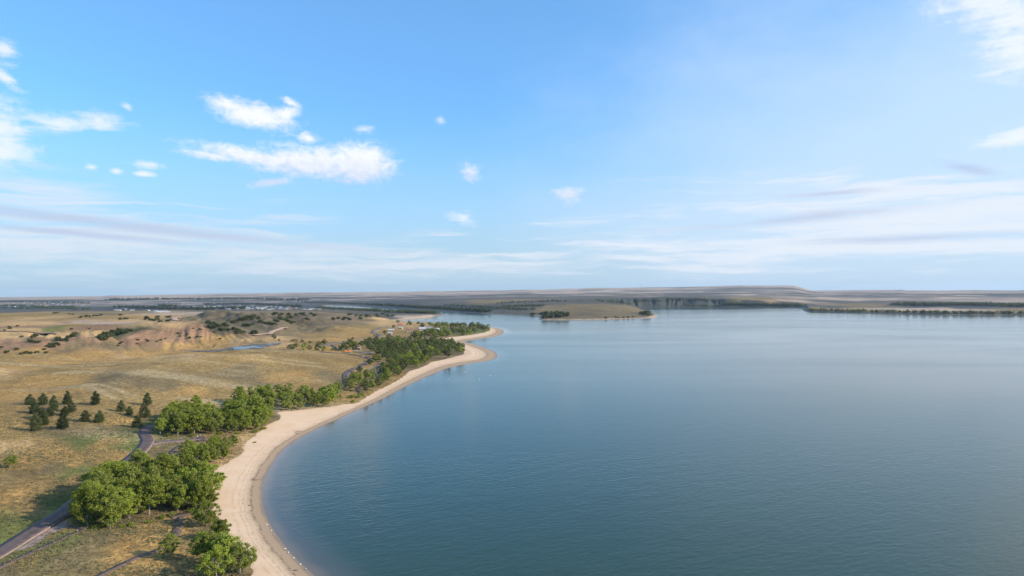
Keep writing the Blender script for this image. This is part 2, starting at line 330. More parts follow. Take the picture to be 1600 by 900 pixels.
# ---- ground colours (albedo) spread from sample points
PAL = dict(gold=(.42,.25,.085), tan=(.50,.32,.145), sage=(.215,.155,.075), olive=(.30,.195,.072), green=(.15,.165,.045), soil=(.30,.175,.10), scrub=(.034,.044,.050), plain=(.44,.33,.25), grey=(.085,.082,.072), dirt=(.40,.30,.22), duff=(.16,.125,.07), dgreen=(.065,.085,.03), dusk=(.095,.080,.050), umber=(.165,.125,.072))  # scrub and grey also hold cloud shade painted over town and far shore
CC = [(30,870,'olive'),(100,870,'sage'),(200,850,'gold'),(250,830,'gold'),(280,870,'gold'),(150,840,'sage'),(0,895,'sage'),(120,835,'green'),(60,850,'green'),(30,868,'green'),(10,850,'green'),(60,815,'green'),(90,790,'green'),(100,822,'gold'),(50,790,'olive'),(30,775,'gold'),(120,755,'olive'),
 (60,745,'olive'),(120,738,'green'),(60,738,'sage'),(160,730,'olive'),(100,715,'gold'),(50,710,'gold'),(10,720,'olive'),(180,715,'gold'),(210,690,'green'),(200,700,'green'),(170,685,'green'),(120,688,'green'),(60,690,'olive'),(20,680,'olive'),(100,678,'sage'),(190,676,'dgreen'),(20,696,'tan'),(160,692,'gold'),
 (60,665,'olive'),(150,668,'sage'),(130,655,'olive'),(60,640,'sage'),(20,640,'olive'),(130,630,'olive'),(200,655,'gold'),(200,640,'olive'),(200,620,'olive'),(280,620,'olive'),(350,610,'olive'),(240,600,'sage'),(300,590,'sage'),(340,600,'olive'),(400,600,'sage'),(450,620,'olive'),(480,600,'olive'),(300,610,'gold'),
 (150,600,'sage'),(180,590,'sage'),(250,575,'olive'),(330,565,'olive'),(300,570,'olive'),(380,575,'sage'),(440,575,'olive'),(500,575,'olive'),(520,590,'sage'),(400,560,'gold'),(440,558,'olive'),(360,585,'sage'),(450,590,'gold'),
 (20,612,'gold'),(50,600,'gold'),(90,612,'gold'),(30,596,'olive'),(70,580,'olive'),(120,570,'olive'),(20,585,'tan'),(60,570,'gold'),(100,600,'gold'),(20,575,'gold'),(0,560,'olive'),(60,558,'olive'),(150,555,'gold'),(180,556,'tan'),(120,562,'gold'),(250,556,'gold'),(220,550,'gold'),(300,556,'tan'),
 (330,552,'gold'),(350,551,'olive'),(380,549,'olive'),(400,534,'sage'),(380,533,'tan'),(330,540,'gold'),(300,540,'gold'),(440,540,'tan'),(420,530,'tan'),(460,548,'olive'),
 (240,525,'soil'),(280,525,'soil'),(300,515,'soil'),(270,508,'tan'),(240,509,'tan'),(320,520,'soil'),(340,527,'gold'),(220,530,'soil'),(140,525,'tan'),(150,533,'soil'),(130,530,'soil'),(80,527,'tan'),(78,532,'soil'),(20,535,'soil'),(40,540,'soil'),(60,545,'gold'),(20,526,'tan'),(185,540,'sage'),(100,543,'sage'),(200,520,'dgreen'),(100,530,'dgreen'),
 (50,516,'tan'),(100,518,'tan'),(115,509,'olive'),(95,510,'green'),(70,516,'green'),(140,512,'soil'),(80,520,'tan'),(30,511,'soil'),(10,505,'tan'),(60,503,'tan'),(120,504,'plain'),(180,504,'plain'),(200,502,'tan'),(100,505,'soil'),(50,498,'tan'),(50,494,'olive'),(120,497,'olive'),(180,496,'olive'),(0,497,'olive'),
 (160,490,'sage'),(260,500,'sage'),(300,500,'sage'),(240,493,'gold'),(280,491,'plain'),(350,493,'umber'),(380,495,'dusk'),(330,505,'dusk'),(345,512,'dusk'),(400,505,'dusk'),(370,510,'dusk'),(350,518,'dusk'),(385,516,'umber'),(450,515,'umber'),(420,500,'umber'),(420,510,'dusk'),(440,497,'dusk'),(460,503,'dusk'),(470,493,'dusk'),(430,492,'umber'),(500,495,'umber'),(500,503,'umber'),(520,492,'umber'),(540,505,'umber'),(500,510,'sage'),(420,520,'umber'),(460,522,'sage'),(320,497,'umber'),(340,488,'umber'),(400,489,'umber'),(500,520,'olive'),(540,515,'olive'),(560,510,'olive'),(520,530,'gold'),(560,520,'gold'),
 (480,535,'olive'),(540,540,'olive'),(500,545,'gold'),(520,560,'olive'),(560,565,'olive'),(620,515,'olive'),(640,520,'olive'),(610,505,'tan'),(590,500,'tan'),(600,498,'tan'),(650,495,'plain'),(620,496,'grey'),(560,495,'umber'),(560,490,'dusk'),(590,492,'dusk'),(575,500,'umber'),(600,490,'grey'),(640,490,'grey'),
 (600,560,'olive'),(600,540,'duff'),(650,540,'duff'),(700,545,'duff'),(640,570,'duff'),(600,590,'olive'),(700,515,'duff'),(750,517,'green'),(550,620,'olive'),(540,628,'olive'),(400,640,'duff'),(300,660,'duff'),(250,665,'dgreen'),(350,670,'duff'),(480,630,'duff'),(220,780,'duff'),(180,800,'duff'),(280,780,'duff'),(140,800,'dgreen'),
 (280,700,'sage'),(260,705,'sage'),(270,720,'duff'),(350,685,'olive'),(330,725,'tan'),(310,735,'olive'),(310,715,'duff'),(320,850,'duff'),(300,880,'gold'),(340,880,'duff'),(380,690,'tan'),
 (30,485,'grey'),(100,484,'grey'),(100,480,'scrub'),(30,480,'scrub'),(200,483,'scrub'),(300,484,'grey'),(250,478,'grey'),(180,478,'grey'),(30,473,'scrub'),(100,472,'scrub'),(180,472,'grey'),(250,473,'grey'),(300,476,'grey'),(350,480,'grey'),(400,484,'grey'),(350,474,'scrub'),(420,478,'grey'),(400,472,'scrub'),(460,478,'scrub'),
 (0,469.5,'scrub'),(80,469,'scrub'),(200,468,'scrub'),(300,467.5,'scrub'),(0,467,'plain'),(80,466.5,'plain'),(160,466,'plain'),(250,465,'plain'),(330,464,'plain'),(400,463.5,'grey'),(400,461,'plain'),(460,462,'grey'),(500,460,'scrub'),(540,458.5,'plain'),(600,458,'plain'),
 (450,468,'scrub'),(500,472,'scrub'),(560,470,'grey'),(600,475,'scrub'),(560,475,'scrub'),(600,466,'scrub'),(640,470,'grey'),(660,463,'grey'),(700,466,'grey'),(700,474,'grey'),(680,481,'scrub'),(740,484,'scrub'),(760,470,'sage'),(800,486,'grey'),(700,459,'plain'),(650,459.5,'plain'),(800,465,'grey'),(800,460,'grey'),(800,457.5,'plain'),
 (820,478,'grey'),(860,484,'sage'),(900,478,'sage'),(900,470,'grey'),(900,463,'grey'),(900,457,'plain'),(950,482,'sage'),(930,492,'umber'),(980,492,'umber'),(880,492,'umber'),(930,487,'umber'),(960,488,'umber'),(900,489,'umber'),(1000,473,'grey'),(1050,473,'scrub'),(1080,475,'scrub'),(1120,474,'grey'),(1030,474,'scrub'),(960,472,'grey'),(1000,462,'sage'),(1050,462,'grey'),(1100,463,'grey'),
 (1000,454,'plain'),(1100,452,'plain'),(1100,457,'grey'),(1180,466,'sage'),(1200,472,'tan'),(1160,473,'sage'),(1220,476,'grey'),(1180,476,'scrub'),(1240,470,'plain'),(1200,460,'plain'),(1240,459,'grey'),(1200,453,'plain'),(1240,452,'grey'),(1150,450,'grey'),(1200,448,'plain'),
 (1280,484,'sage'),(1280,478,'grey'),(1300,472,'grey'),(1300,466,'plain'),(1300,460,'plain'),(1350,485,'olive'),(1400,484,'plain'),(1450,487,'sage'),(1500,485,'plain'),(1580,486,'sage'),(1420,477,'scrub'),(1500,478,'scrub'),(1580,479,'scrub'),(1350,476,'sage'),(1400,471,'grey'),(1350,468,'plain'),
 (1450,466,'plain'),(1550,470,'plain'),(1500,462,'plain'),(1550,461,'scrub'),(1480,461,'grey'),(1350,461,'grey'),(1400,457,'grey'),(1560,456,'grey'),(1450,458,'plain')]
cpt = []; cva = []
NL = None
def gsurf(px, py):
    """first point of the terrain met by the ray through a pixel -> az, D"""
    a, t = azel(px, py); i = np.interp(a, azd, np.arange(len(azd))); i0 = int(i); fr = i-i0
    z = Zg[i0]*(1-fr)+Zg[min(i0+1, len(azd)-1)]*fr; Dd = np.exp(lnD); r = H+Dd*t
    g = z-r; idx = np.nonzero(g[14:] >= 0)[0]
    if len(idx) == 0: return a, 11000.
    j = idx[0]+14
    u = g[j-1]/(g[j-1]-g[j]+1e-12)
    return a, math.exp(lnD[j-1]+(lnD[j]-lnD[j-1])*min(max(u, 0), 1))
for px, py, cl in CC:
    a, d = gsurf(px, py); cpt.append((a, math.log(d))); cva.append(PAL[cl])
cpt = np.array(cpt); cva = np.array(cva)
Ac, Lc = A2[np.ix_(ia, il)], L2[np.ix_(ia, il)]; Xc, Yc = X2[np.ix_(ia, il)], Y2[np.ix_(ia, il)]
wa = fbm(Ac*40, Lc*14, 4, 51)*0.022; wl = fbm(Ac*40, Lc*14, 4, 61)*0.05
num = np.zeros(Ac.shape+(3,)); den = np.zeros(Ac.shape)
for (a, l), v in zip(cpt, cva):
    d2 = (wrapd(Ac+wa-a)*1.3)**2+((Lc+wl-l)*0.75)**2+1e-5; q = 1/d2**2.0
    num += q[..., None]*v; den += q
colc = num/den[..., None]
COL = np.stack([up(colc[..., i]) for i in range(3)], -1)
lum = fbm(A2*55+5, L2*34, 4, 71); COL *= (1+0.20*lum)[..., None]          # fields, swales and patches
crest = sstep(CR, 0.16, 0.42)*sstep(D2, 330, 420)*(1-sstep(D2, 720, 900)); COL = COL*(1-0.55*crest[..., None])+0.55*crest[..., None]*np.array((.46, .35, .19))
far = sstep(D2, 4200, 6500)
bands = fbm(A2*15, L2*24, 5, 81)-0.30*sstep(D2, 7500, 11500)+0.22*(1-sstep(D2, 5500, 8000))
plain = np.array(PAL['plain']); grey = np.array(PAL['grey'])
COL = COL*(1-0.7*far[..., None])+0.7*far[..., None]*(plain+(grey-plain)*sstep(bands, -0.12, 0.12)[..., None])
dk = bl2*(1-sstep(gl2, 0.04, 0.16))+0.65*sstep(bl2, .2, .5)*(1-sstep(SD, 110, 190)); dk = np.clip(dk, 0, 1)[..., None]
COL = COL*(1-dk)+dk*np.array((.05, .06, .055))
COL[A2 > R(46)] = PAL['olive']
rim = (1-sstep(SD, 0.0022*D2, 0.0050*D2))*(D2 > 500)*(1-sstep(bl2, 0.2, 0.5))
rimc = np.where((D2 > 2300)[..., None], np.array((.20, .17, .14)), np.array((.40, .30, .21)))
COL = COL*(1-rim[..., None])+rimc*rim[..., None]
COL = np.clip(COL, 0.02, 0.7)

# ------------------------------------------------------------------ terrain meshes
def ground_material():
    m = bpy.data.materials.new('prairie_ground'); m.use_nodes = True; t = NT(m.node_tree); b = t.n['Principled BSDF']
    g = t.add('ShaderNodeNewGeometry'); pos = g.outputs['Position']
    p2 = t.vm('MULTIPLY', pos, (1, 1, 0.3))
    base = t.attr('albedo').outputs['Color']
    n1 = t.noise(p2, 0.75, 5, 0.72); n2 = t.noise(p2, 0.22, 4, 0.6, 0.5); n3 = t.noise(p2, 0.035, 5, 0.6, 0.8); n4 = t.noise(p2, 0.006, 5, 0.6)
    c = t.vm('SCALE', base, scale=t.ramp(n2, 0.28, 0.72, 0.88, 1.13))
    n5 = t.noise(t.vm('ADD', p2, (90, 40, 0)), 0.33, 5, 0.75)
    c = t.vm('SCALE', c, scale=t.ramp(n5, 0.36, 0.64, 0.74, 1.25))
    c = t.vm('SCALE', c, scale=t.ramp(n3, 0.3, 0.7, 0.88, 1.13))
    c = t.vm('SCALE', c, scale=t.ramp(n4, 0.3, 0.7, 0.85, 1.15))
    # low sage and forb clumps against the straw
    sg = t.m('MULTIPLY', t.ramp(n1, 0.49, 0.60), t.ramp(n3, 0.32, 0.60, 0.35, 0.95))
    c = t.mix(sg, c, t.mix(0.60, c, (0.095, 0.080, 0.045), 'MIX'))
    st = t.ramp(t.noise(t.vm('ADD', p2, (31, 7, 0)), 1.6, 3, 0.6), 0.58, 0.74)
    c = t.mix(t.m('MULTIPLY', st, 0.5), c, t.vm('MULTIPLY', c, (1.55, 1.5, 1.4)))
    t.put(b.inputs['Base Color'], c); b.inputs['Roughness'].default_value = 1.0; b.inputs['Specular IOR Level'].default_value = 0.1
    bp = t.add('ShaderNodeBump'); bp.inputs['Strength'].default_value = 1.0; bp.inputs['Distance'].default_value = 0.9
    t.put(bp.inputs['Height'], t.m('ADD', n1, t.m('MULTIPLY', n2, 1.6))); t.l.new(bp.outputs[0], b.inputs['Normal'])
    return m
def grid_faces(i, j):
    i2 = (i+1) % NA
    return np.stack([i*ND+j, i*ND+j+1, i2*ND+j+1, i2*ND+j], -1)
I, J = np.meshgrid(np.arange(NA), np.arange(ND-1), indexing='ij')
allF = grid_faces(I, J).reshape(-1, 4)[:, ::-1]
V = np.stack([X2, Y2, Z], -1).reshape(-1, 3)
# drop what lies deep under the lake
deep = (SD.reshape(-1) < -60)
keep = ~(deep[allF].all(1))
def compact(V, F):
    used = np.zeros(len(V), bool); used[F.ravel()] = True; idx = np.cumsum(used)-1
    return V[used], idx[F], used
# orient upward
v0, v1, v2 = V[allF[0, 0]], V[allF[0, 1]], V[allF[0, 2]]
if np.cross(v1-v0, v2-v0)[2] < 0: allF = allF[:, ::-1]
gV, gF, used = compact(V, allF[keep])
ground = mesh_obj('ground', gV, gF, ground_material(), smooth=True)
at = ground.data.attributes.new('albedo', 'FLOAT_COLOR', 'POINT')
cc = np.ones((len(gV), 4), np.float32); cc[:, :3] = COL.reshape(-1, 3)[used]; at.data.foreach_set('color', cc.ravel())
tag(ground, kind='structure')

def hgt(x, y):
    """height of the terrain mesh under a world point (arrays welcome)"""
    x = np.asarray(x, float); y = np.asarray(y, float)
    a = np.arctan2(x, y); l = np.log(np.maximum(np.hypot(x, y), 5)); i = np.clip(np.interp(a, azd, np.arange(len(azd))), 0, len(azd)-1.001)
    j = np.clip(np.interp(l, lnD, np.arange(ND)), 0, ND-1.001); i0 = i.astype(int); j0 = j.astype(int); fi = i-i0; fj = j-j0
    return (Zg[i0, j0]*(1-fi)+Zg[i0+1, j0]*fi)*(1-fj)+(Zg[i0, j0+1]*(1-fi)+Zg[i0+1, j0+1]*fi)*fj
def shore_d(x, y): return float(sdf_poly(np.array([x]), np.array([y]), shore)[0])
def sand_d(x, y): return float(sdf_poly(np.array([x]), np.array([y]), sand_poly)[0])
def at(px, py):
    a, d = gsurf(px, py); x, y = math.sin(a)*d, math.cos(a)*d
    return x, y, float(hgt(x, y))

# beach: the sheet sinks below the grass along its own edge
SSn = SS+fbm(X2/6, Y2/6, 3, 91)*np.clip(1.0+D2*0.0012, 1, 2.4)
bsel = (SSn < 2.0) & (SD > -30) & (D2 < 1500) & (D2 > 100)
kb = bsel.reshape(-1)[allF].all(1)
off = np.clip(-SSn*0.12, -0.3, 0.06)
bV = np.stack([X2, Y2, Z+off], -1).reshape(-1, 3)
bV2, bF, ub = compact(bV, allF[kb])
def beach_material():
    m = bpy.data.materials.new('beach_sand'); m.use_nodes = True; t = NT(m.node_tree); b = t.n['Principled BSDF']
    pos = t.add('ShaderNodeNewGeometry').outputs['Position']
    sd = t.attr('shore').outputs['Fac']; wv = t.noise(pos, 0.08, 3); wv2 = t.noise(pos, 0.5, 3)
    s = t.m('ADD', sd, t.m('ADD', t.m('MULTIPLY', t.m('SUBTRACT', wv, 0.5), 2.6), t.m('MULTIPLY', t.m('SUBTRACT', wv2, 0.5), 0.45)))
    dist = t.vm('LENGTH', t.vm('MULTIPLY', pos, (1, 1, 0))); kx = t.ramp(dist, 420, 900, 1.0, 3.6)
    s = t.m('DIVIDE', s, kx)
    dry = t.mix(t.ramp(t.noise(pos, 0.12, 5, 0.6), 0.3, 0.7), (0.60, 0.415, 0.265), (0.65, 0.465, 0.315))
    # raked lines left along the beach
    g = t.m('MULTIPLY', t.m('ADD', t.m('SINE', t.m('MULTIPLY', t.m('ADD', sd, t.m('MULTIPLY', wv, 0.7)), 2.6)), 1.0), 0.5)
    dry = t.mix(t.m('MULTIPLY', g, t.ramp(t.noise(pos, 0.05, 3), 0.35, 0.6, 0.0, 0.15)), dry, (0.50, 0.345, 0.22))
    for c0, wd, k_ in ((6.1, 0.28, 0.5), (7.4, 0.2, 0.4), (9.6, 0.22, 0.3)):
        line = t.ramp(t.m('ABSOLUTE', t.m('SUBTRACT', s, c0)), wd, wd*2.4, k_, 0.0)
        dry = t.mix(t.m('MULTIPLY', line, t.ramp(wv2, 0.35, 0.6)), dry, (0.36, 0.25, 0.16))
    damp = t.mix(t.ramp(wv2, 0.3, 0.7), (0.40, 0.285, 0.18), (0.46, 0.33, 0.215))
    c = t.mix(t.ramp(s, 3.9, 6.3), damp, dry)
    wr = t.m('MULTIPLY', t.ramp(t.m('ABSOLUTE', t.m('SUBTRACT', s, 3.5)), 0.18, 0.75, 0.85, 0.0), t.ramp(t.noise(pos, 1.2, 4), 0.36, 0.6))
    c = t.mix(t.ramp(s, 2.4, 3.6), (0.36, 0.25, 0.155), c)
    c = t.mix(wr, c, (0.17, 0.115, 0.07))
    c = t.mix(t.ramp(s, 0.0, 1.3), (0.24, 0.165, 0.105), c)
    t.put(b.inputs['Base Color'], c); t.put(b.inputs['Roughness'], t.ramp(s, 0.3, 2.0, 0.5, 0.95)); b.inputs['Specular IOR Level'].default_value = 0.25
    bp = t.add('ShaderNodeBump'); bp.inputs['Strength'].default_value = 0.35; bp.inputs['Distance'].default_value = 0.06
    t.put(bp.inputs['Height'], t.noise(pos, 1.1, 4)); t.l.new(bp.outputs[0], b.inputs['Normal'])
    return m
beach = mesh_obj('beach', bV2, bF, beach_material(), smooth=True)
at_ = beach.data.attributes.new('shore', 'FLOAT', 'POINT'); at_.data.foreach_set('value', SD.reshape(-1)[ub].astype(np.float32))
tag(beach, kind='structure')

# ------------------------------------------------------------------ lake
def water_material(name, deepc, pond=False):
    m = bpy.data.materials.new(name); m.use_nodes = True; t = NT(m.node_tree); b = t.n['Principled BSDF']
    pos = t.add('ShaderNodeNewGeometry').outputs['Position']
    b.inputs['IOR'].default_value = 1.31
    if pond:
        b.inputs['Base Color'].default_value = (*deepc, 1); b.inputs['Roughness'].default_value = 0.12; return m
    sd = t.m('MULTIPLY', t.attr('shore').outputs['Fac'], -1.0)
    sdn = t.m('ADD', sd, t.m('MULTIPLY', t.m('SUBTRACT', t.noise(pos, 0.06, 3), 0.5), 4.0))
    lg = t.noise(t.vm('MULTIPLY', pos, (0.35, 1.0, 1.0)), 0.004, 4, 0.6, 0.6)
    lg2 = t.noise(t.vm('MULTIPLY', pos, (0.25, 1.0, 1.0)), 0.0012, 4, 0.6, 0.8)
    c = t.mix(t.ramp(lg, 0.3, 0.7), deepc, tuple(x*1.18 for x in deepc))
    c = t.mix(t.ramp(sdn, 17.0, 2.0), c, (0.075, 0.080, 0.066)); c = t.mix(t.ramp(sdn, 5.0, 0.3), c, (0.16, 0.125, 0.085))
    t.put(b.inputs['Base Color'], c)
    t.put(b.inputs['Roughness'], t.ramp(t.m('ADD', t.m('MULTIPLY', lg, 0.5), t.m('MULTIPLY', lg2, 0.5)), 0.38, 0.62, 0.06, 0.17))
    rt = t.add('ShaderNodeVectorRotate', rotation_type='Z_AXIS'); t.put(rt.inputs['Vector'], pos); rt.inputs['Angle'].default_value = R(-24)
    wv = t.vm('MULTIPLY', rt.outputs[0], (0.42, 1.0, 1.0))
    r1 = t.noise(wv, 0.62, 3, 0.5, 0.4); r2 = t.noise(wv, 0.17, 2, 0.5, 0.3)
    hh = t.m('ADD', t.m('MULTIPLY', r1, 0.55), t.m('MULTIPLY', r2, 0.5))
    bp = t.add('ShaderNodeBump'); t.put(bp.inputs['Height'], hh); bp.inputs['Distance'].default_value = 0.25
    st = t.m('MULTIPLY', t.ramp(sd, 0.0, 22.0, 0.25, 1.0), t.ramp(lg2, 0.40, 0.60, 1.0, 0.18))
    t.put(bp.inputs['Strength'], st); t.l.new(bp.outputs[0], b.inputs['Normal'])
    return m
ja = np.unique(np.concatenate([np.arange(0, 1240, 3), np.arange(1239, NA, 4), [NA-1]])); jl = np.unique(np.concatenate([np.arange(0, ND, 4), [ND-1]]))
sd_c = SD[np.ix_(ja, jl)]; n1, n2 = sd_c.shape
ii, jj = np.meshgrid(np.arange(n1), np.arange(n2-1), indexing='ij'); i2 = (ii+1) % n1
wF = np.stack([ii*n2+jj, i2*n2+jj, i2*n2+jj+1, ii*n2+jj+1], -1).reshape(-1, 4)
wV = np.stack([X2[np.ix_(ja, jl)], Y2[np.ix_(ja, jl)], np.zeros((n1, n2))], -1).reshape(-1, 3)
lim = 12+0.03*D2[np.ix_(ja, jl)].reshape(-1)
kw = (sd_c.reshape(-1) < lim)[wF].any(1)
wV2, wF2, uw = compact(wV, wF[kw])
v0, v1, v2 = wV2[wF2[50, 0]], wV2[wF2[50, 1]], wV2[wF2[50, 2]]
if np.cross(v1-v0, v2-v0)[2] < 0: wF2 = wF2[:, ::-1]
lake = mesh_obj('lake_water', wV2, wF2, water_material('lake', (0.021, 0.044, 0.024)), smooth=False)
at_ = lake.data.attributes.new('shore', 'FLOAT', 'POINT'); at_.data.foreach_set('value', sd_c.reshape(-1)[uw].astype(np.float32))
tag(lake, kind='structure')

# ------------------------------------------------------------------ roads, paths and ponds, draped on the ground
def catmull(P, step):
    P = np.array(P); out = []
    for i in range(len(P)-1):
        p0 = P[max(i-1, 0)]; p1 = P[i]; p2 = P[i+1]; p3 = P[min(i+2, len(P)-1)]
        n = max(2, int(np.linalg.norm(p2-p1)/step))
        for k_ in range(n):
            u = k_/n; out.append(0.5*((2*p1)+(-p0+p2)*u+(2*p0-5*p1+4*p2-p3)*u*u+(-p0+3*p1-3*p2+p3)*u**3))
    out.append(P[-1]); return np.array(out)
def strip(name, pxs, width, mat, lift=0.10, nw=5, shoulder=None, pts=None):
    P = np.array([at(*p)[:2] for p in pxs]) if pts is None else np.array(pts)
    C_ = catmull(P, 2.5); T_ = np.gradient(C_, axis=0); T_ /= np.linalg.norm(T_, axis=1)[:, None]+1e-9; N_ = np.stack([T_[:, 1], -T_[:, 0]], 1)
    wd = width if np.ndim(width) else width*np.ones(len(C_))
    us = np.linspace(-.5, .5, nw); VV = []
    for u in us:
        q = C_+N_*(u*wd)[:, None]; z = hgt(q[:, 0], q[:, 1])
        VV.append(np.column_stack([q, z]))
    VV = np.array(VV); zc = VV[:, :, 2].max(0)*0.5+VV[:, :, 2].mean(0)*0.5
    dl = np.hypot(C_[:, 0], C_[:, 1])
    VV[:, :, 2] = np.maximum(VV[:, :, 2], zc[None])+lift+dl*0.00012
    skirt = [VV[0].copy(), VV[-1].copy()]; skirt[0][:, 2] -= 0.5; skirt[1][:, 2] -= 0.5
    VV = np.concatenate([skirt[0][None], VV, skirt[1][None]]); n = len(C_); m_ = len(VV); F = []
    a, b_ = np.meshgrid(np.arange(m_-1), np.arange(n-1), indexing='ij')
    F = np.stack([a*n+b_, a*n+b_+1, (a+1)*n+b_+1, (a+1)*n+b_], -1).reshape(-1, 4)[:, ::-1]
    o = mesh_obj(name, VV.reshape(-1, 3), F, mat, smooth=False); tag(o, kind='structure')
    return o, C_
asphalt = simple_mat('asphalt', (0.100, 0.066, 0.056), 0.85, 0.3, 0.35)
redpave = simple_mat('red_asphalt', (0.17, 0.115, 0.11), 0.9, 0.25, 0.4)
dirtm = simple_mat('dirt_track', (0.42, 0.27, 0.19), 0.95, 0.2, 0.3)
gravel = simple_mat('gravel_shoulder', (0.24, 0.17, 0.15), 0.95, 0.25, 0.6)
road_px = [(-60,895),(-30,880),(0,863),(40,838),(80,814),(105,797),(140,768),(176,740),(196,724),(218,706),(228,694),(230,687),(226,678),(228,671),(240,666),(262,660)]
road, RC_ = strip('road_shoulder', road_px, 6.0, gravel, 0.06)
road, RC_ = strip('road', road_px, 5.4, asphalt, 0.13)
def paint_line(CL, offs, w_, dash=None):
    T_ = np.gradient(CL, axis=0); T_ /= np.linalg.norm(T_, axis=1)[:, None]; N_ = np.stack([T_[:, 1], -T_[:, 0]], 1)
    q = CL+N_*offs
    return q
road2, _ = strip('road', [(505,628),(522,616),(532,608),(541,600),(540,592),(541,584),(552,577),(570,569),(580,562.5),(570,558),(550,554.5),(520,551.5),(500,550)], 5.6, asphalt, 0.15)
strip('road', [(500,542),(508,539.5),(530,535.5),(550,532.5),(580,528.5),(594,525.5),(592,522.5),(583,520),(586,515.5),(596,512.2),(606,510)], 6.5, simple_mat('old_asphalt', (0.13, 0.11, 0.105), .9, .2, .3), 0.25)
strip('road', [(-12,518.5),(20,518.3),(60,521),(86,524)], 8, asphalt, 0.5)
strip('dirt_track', [(394,524.3),(412,522),(424,519),(436,514.5),(446,512.5)], 9, dirtm, 0.5)
strip('dirt_track', [(278,501.5),(272,499),(272,497),(280,495.5)], 10, dirtm, 0.6)
strip('path', [(-14,893),(0,886),(45,865),(90,845),(118,832),(131,826.5),(118,824.5),(100,824)], 1.9, asphalt, 0.10, 3)
strip('path', [(140,907),(155,900),(185,885),(215,871),(240,862),(252,857)], 1.8, asphalt, 0.10, 3)
strip('path', [(273,840),(277,826),(281,812),(288,806)], 2.6, asphalt, 0.11, 3)
strip('path', [(266,809),(278,806),(292,803)], 3.4, asphalt, 0.13, 3)
strip('path', [(249,730),(257,719),(266,708),(280,698),(300,691)], 2.2, asphalt, 0.10, 3)
strip('side_road', [(233,695),(245,692.5),(262,690.5),(285,688.5),(312,686.5)], 4.6, redpave, 0.16)
strip('side_road', [(314,690),(316,683.5)], 4.5, asphalt, 0.2)
strip('path', [(597,600),(560,606),(562,615),(556,622)], 2.0, asphalt, 0.15, 3)
strip('path', [(519,539),(523,543),(528,547)], 4, asphalt, 0.2, 3)
strip('path', [(582,552),(560,549.5),(548,548)], 5, simple_mat('pale_gravel', (0.30,.27,.22)), 0.2, 3)

def patch(name, pxs, mat, lift, h=None, n=1):
    P = np.array([at(*p)[:2] for p in pxs])
    if n: P = chaikin(P, n)
    x0, y0 = P.min(0); x1, y1 = P.max(0)
    z = h if h is not None else None
    import mathutils
    step = max(1.0, math.hypot(x1-x0, y1-y0)/45)
    gx, gy = np.meshgrid(np.arange(x0, x1+step, step), np.arange(y0, y1+step, step), indexing='ij')
    s = sdf_poly(gx, gy, P)
    # pull the lattice points next to the outline onto it
    pts = [tuple(p) for p in P]+[(x, y) for x, y, q in zip(gx.ravel(), gy.ravel(), s.ravel()) if q < -step*0.4]
    k_ = len(P)
    vs, es, fs, *_r = mathutils.geometry.delaunay_2d_cdt([Vector(p) for p in pts], [(i, (i+1) % k_) for i in range(k_)], [], 1, 1e-4)
    vx = np.array([(v.x, v.y) for v in vs]); zz = hgt(vx[:, 0], vx[:, 1])+lift if h is None else np.full(len(vx), h)
    o = mesh_obj(name, np.column_stack([vx, zz]), [tuple(f_) for f_ in fs], mat); tag(o, kind='structure'); return o
patch('gravel_pulloff', [(24,862),(44,849),(66,834),(92,819),(106,812),(105,818),(108,823),(98,827),(80,835),(55,853)], simple_mat('pink_gravel', (0.27, .185, .165), .95, .2, .5), 0.09, n=0)
patch('gravel_pulloff', [(188,724),(194,716),(205,708),(212,705),(212,712),(200,724)], simple_mat('pink_gravel', (0.27, .185, .165), .95, .2, .5), 0.09, n=0)
patch('parking_lot', [(573,581),(592,567.2),(603,567.2),(598,578),(594,592),(584,592),(583,583)], redpave, 0.22, n=0)
white_paint = simple_mat('white_paint', (0.62, .60, .58), .7, .1)
stripe_shadow = simple_mat('painted_shadow', (0.075, .058, .06), .9, .2)
for k_, yy in enumerate((570, 572.7, 575.4, 578.2)):
    strip('shadow_stripe', [(593.5-(yy-567)*1.25, yy), (601.5-(yy-567)*0.35, yy)], 5.2, stripe_shadow, 0.30, 3)  # shadow stripes across the lot, painted as dark strips
pondm = water_material('pond', (0.05, 0.05, 0.045), True)
mudm = simple_mat('pond_mud', (0.10, .085, .06), .7, .3, .1)
def pond(pxs, pxm):
    P_ = [at(*p) for p in pxs]; z = float(np.mean([p[2] for p in P_]))
    return z
Pz = max(at(390, 543)[2], at(370, 544)[2], at(408, 543)[2])
for nm, pxs, mt, dz in (('mud_flat', [(284,550.5),(300,548.8),(330,547.2),(352,545),(372,541),(400,537.6),(440,535.6),(441,537.2),(420,540.8),(412,544.3),(385,546.2),(352,548.6),(330,548.8),(305,550.4)], mudm, 0.2),
                    ('pond_water', [(361,545),(368,542),(385,541.4),(404,541.4),(419,542.2),(408,544.4),(385,545.6)], pondm, 0.4),
                    ('pond_water', [(415,539),(424,536.6),(438,536),(428,538.4)], pondm, 0.4),
                    ('pond_water', [(350,547.6),(364,546.4),(384,546),(372,547.2)], pondm, 0.4),
                    ('pond_water', [(290,550.2),(310,547.6),(328,547.4),(340,548.2),(310,549)], pondm, 0.4)):
    patch(nm, pxs, mt, dz, n=1)

